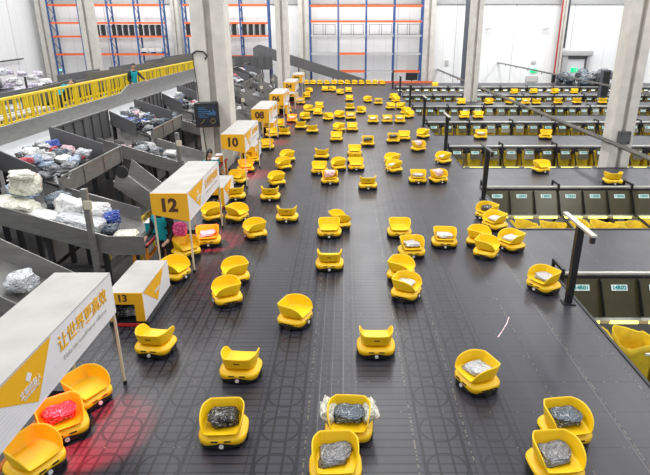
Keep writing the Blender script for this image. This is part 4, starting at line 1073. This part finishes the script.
    vm.shade_smooth(); kid('vest', vm, t, 'teal vest')
    return t
def joints(lean=0., armL=None, armR=None, crouch=0.):
    J = dict(pelvis=(0, 0, .93), waist=(0, 0, 1.08), chest=(0, .01, 1.3), neck0=(0, .015, 1.46), neck1=(0, 0, 1.53))
    for s, x in (('L', -1), ('R', 1)):
        J['hip'+s] = (x*.1, 0, .86); J['knee'+s] = (x*.11, -.02, .48); J['ank'+s] = (x*.12, .03, .08); J['toe'+s] = (x*.13, -.12, .035)
        J['sh'+s] = (x*.19, .01, 1.4); J['el'+s] = (x*.25, .0, 1.12); J['wr'+s] = (x*.24, -.2, 1.02); J['palm'+s] = (x*.23, -.28, 1.0)
    for s, a in (('L', armL), ('R', armR)):
        if a: J['el'+s], J['wr'+s], J['palm'+s] = a
    if lean:
        m = Matrix.Rotation(lean, 3, 'X'); o = Vector((0, 0, .93))
        for k in list(J):
            if k in ('waist', 'chest', 'neck0', 'neck1', 'shL', 'shR') : J[k] = tuple(o+m@(Vector(J[k])-o))
            if k[:2] in ('el', 'wr') or k[:4] == 'palm':
                J[k] = tuple(o+m@(Vector(J[k])-o))
    return J
person('person in teal vest and black sleeves reaching over the belt conveyor', (-8.4, 22.6, 1.08), R(60), joints(.12, armR=((.3, -.16, 1.2), (.26, -.4, 1.14), (.24, -.48, 1.13))))
person('person in open teal vest behind the 12 canopy, hand on the cream bundle', (-3.44, 9.8, -.65), R(-20), joints(.08, armR=((-.27, -.05, 1.14), (-.42, -.2, 1.05), (-.48, -.26, 1.03)) if False else None))
person('person with black ponytail in teal vest, back turned, left of the 10 canopy', (-3.6, 14.3, -.65), R(165), joints(.08), ponytail=True)
person('person in teal vest bending forward behind the yellow railing at left', (-9.25, 18.2, 1.08), R(150), joints(.95))

parcel((-3.1, 9.66, .39), (.27, .26, .27), 'magenta', 'round magenta bundle lit by the scanner beside the person under the 12 canopy', 'scanned goods', 'roll')  # magenta wrap carries the scanner's pink light in its colour

# ------------------------------------------------------------------ light
w = bpy.data.worlds.new('world'); bpy.context.scene.world = w; w.use_nodes = True
w.node_tree.nodes['Background'].inputs[0].default_value = (.93, .96, 1., 1); w.node_tree.nodes['Background'].inputs[1].default_value = .72
def area(x, y, z, sx, sy, e, rot=(0, 0, 0), col=(1, .985, .96)):
    l = bpy.data.lights.new('hall_or_wash_light', 'AREA'); l.shape = 'RECTANGLE'; l.size = sx; l.size_y = sy; l.energy = e; l.color = col
    o = bpy.data.objects.new('hall_or_wash_light', l); C.objects.link(o); o.location = (x, y, z); o.rotation_euler = rot; return o
for x in (-18, -8, 1.5, 11, 20): area(x, 25, 10.5, 1.2, 46, 2300)
for x in (-16, 0, 15): area(x, 43.5, 10.5, 13, 1., 550, (R(50), 0, 0))  # added lights out of view that brighten the back wall
def spot(x, y, z, e, tgt, col=(1, .02, .05), ang=56):
    l = bpy.data.lights.new('scanner_light', 'SPOT'); l.energy = e; l.color = col; l.spot_size = R(ang); l.spot_blend = .5; l.shadow_soft_size = .04
    o = bpy.data.objects.new('scanner_light', l); C.objects.link(o); o.location = (x, y, z); o.rotation_euler = (Vector(tgt)-Vector((x, y, z))).to_track_quat('-Z', 'Y').to_euler()
for Y in STY: spot(-2.95, Y+1.45, 1.28, 700, (-2.75, Y+1.55, .1))
sc = bpy.context.scene
sc.view_settings.view_transform = 'Standard'; sc.view_settings.look = 'None'; sc.view_settings.gamma = 1; sc.view_settings.exposure = 0
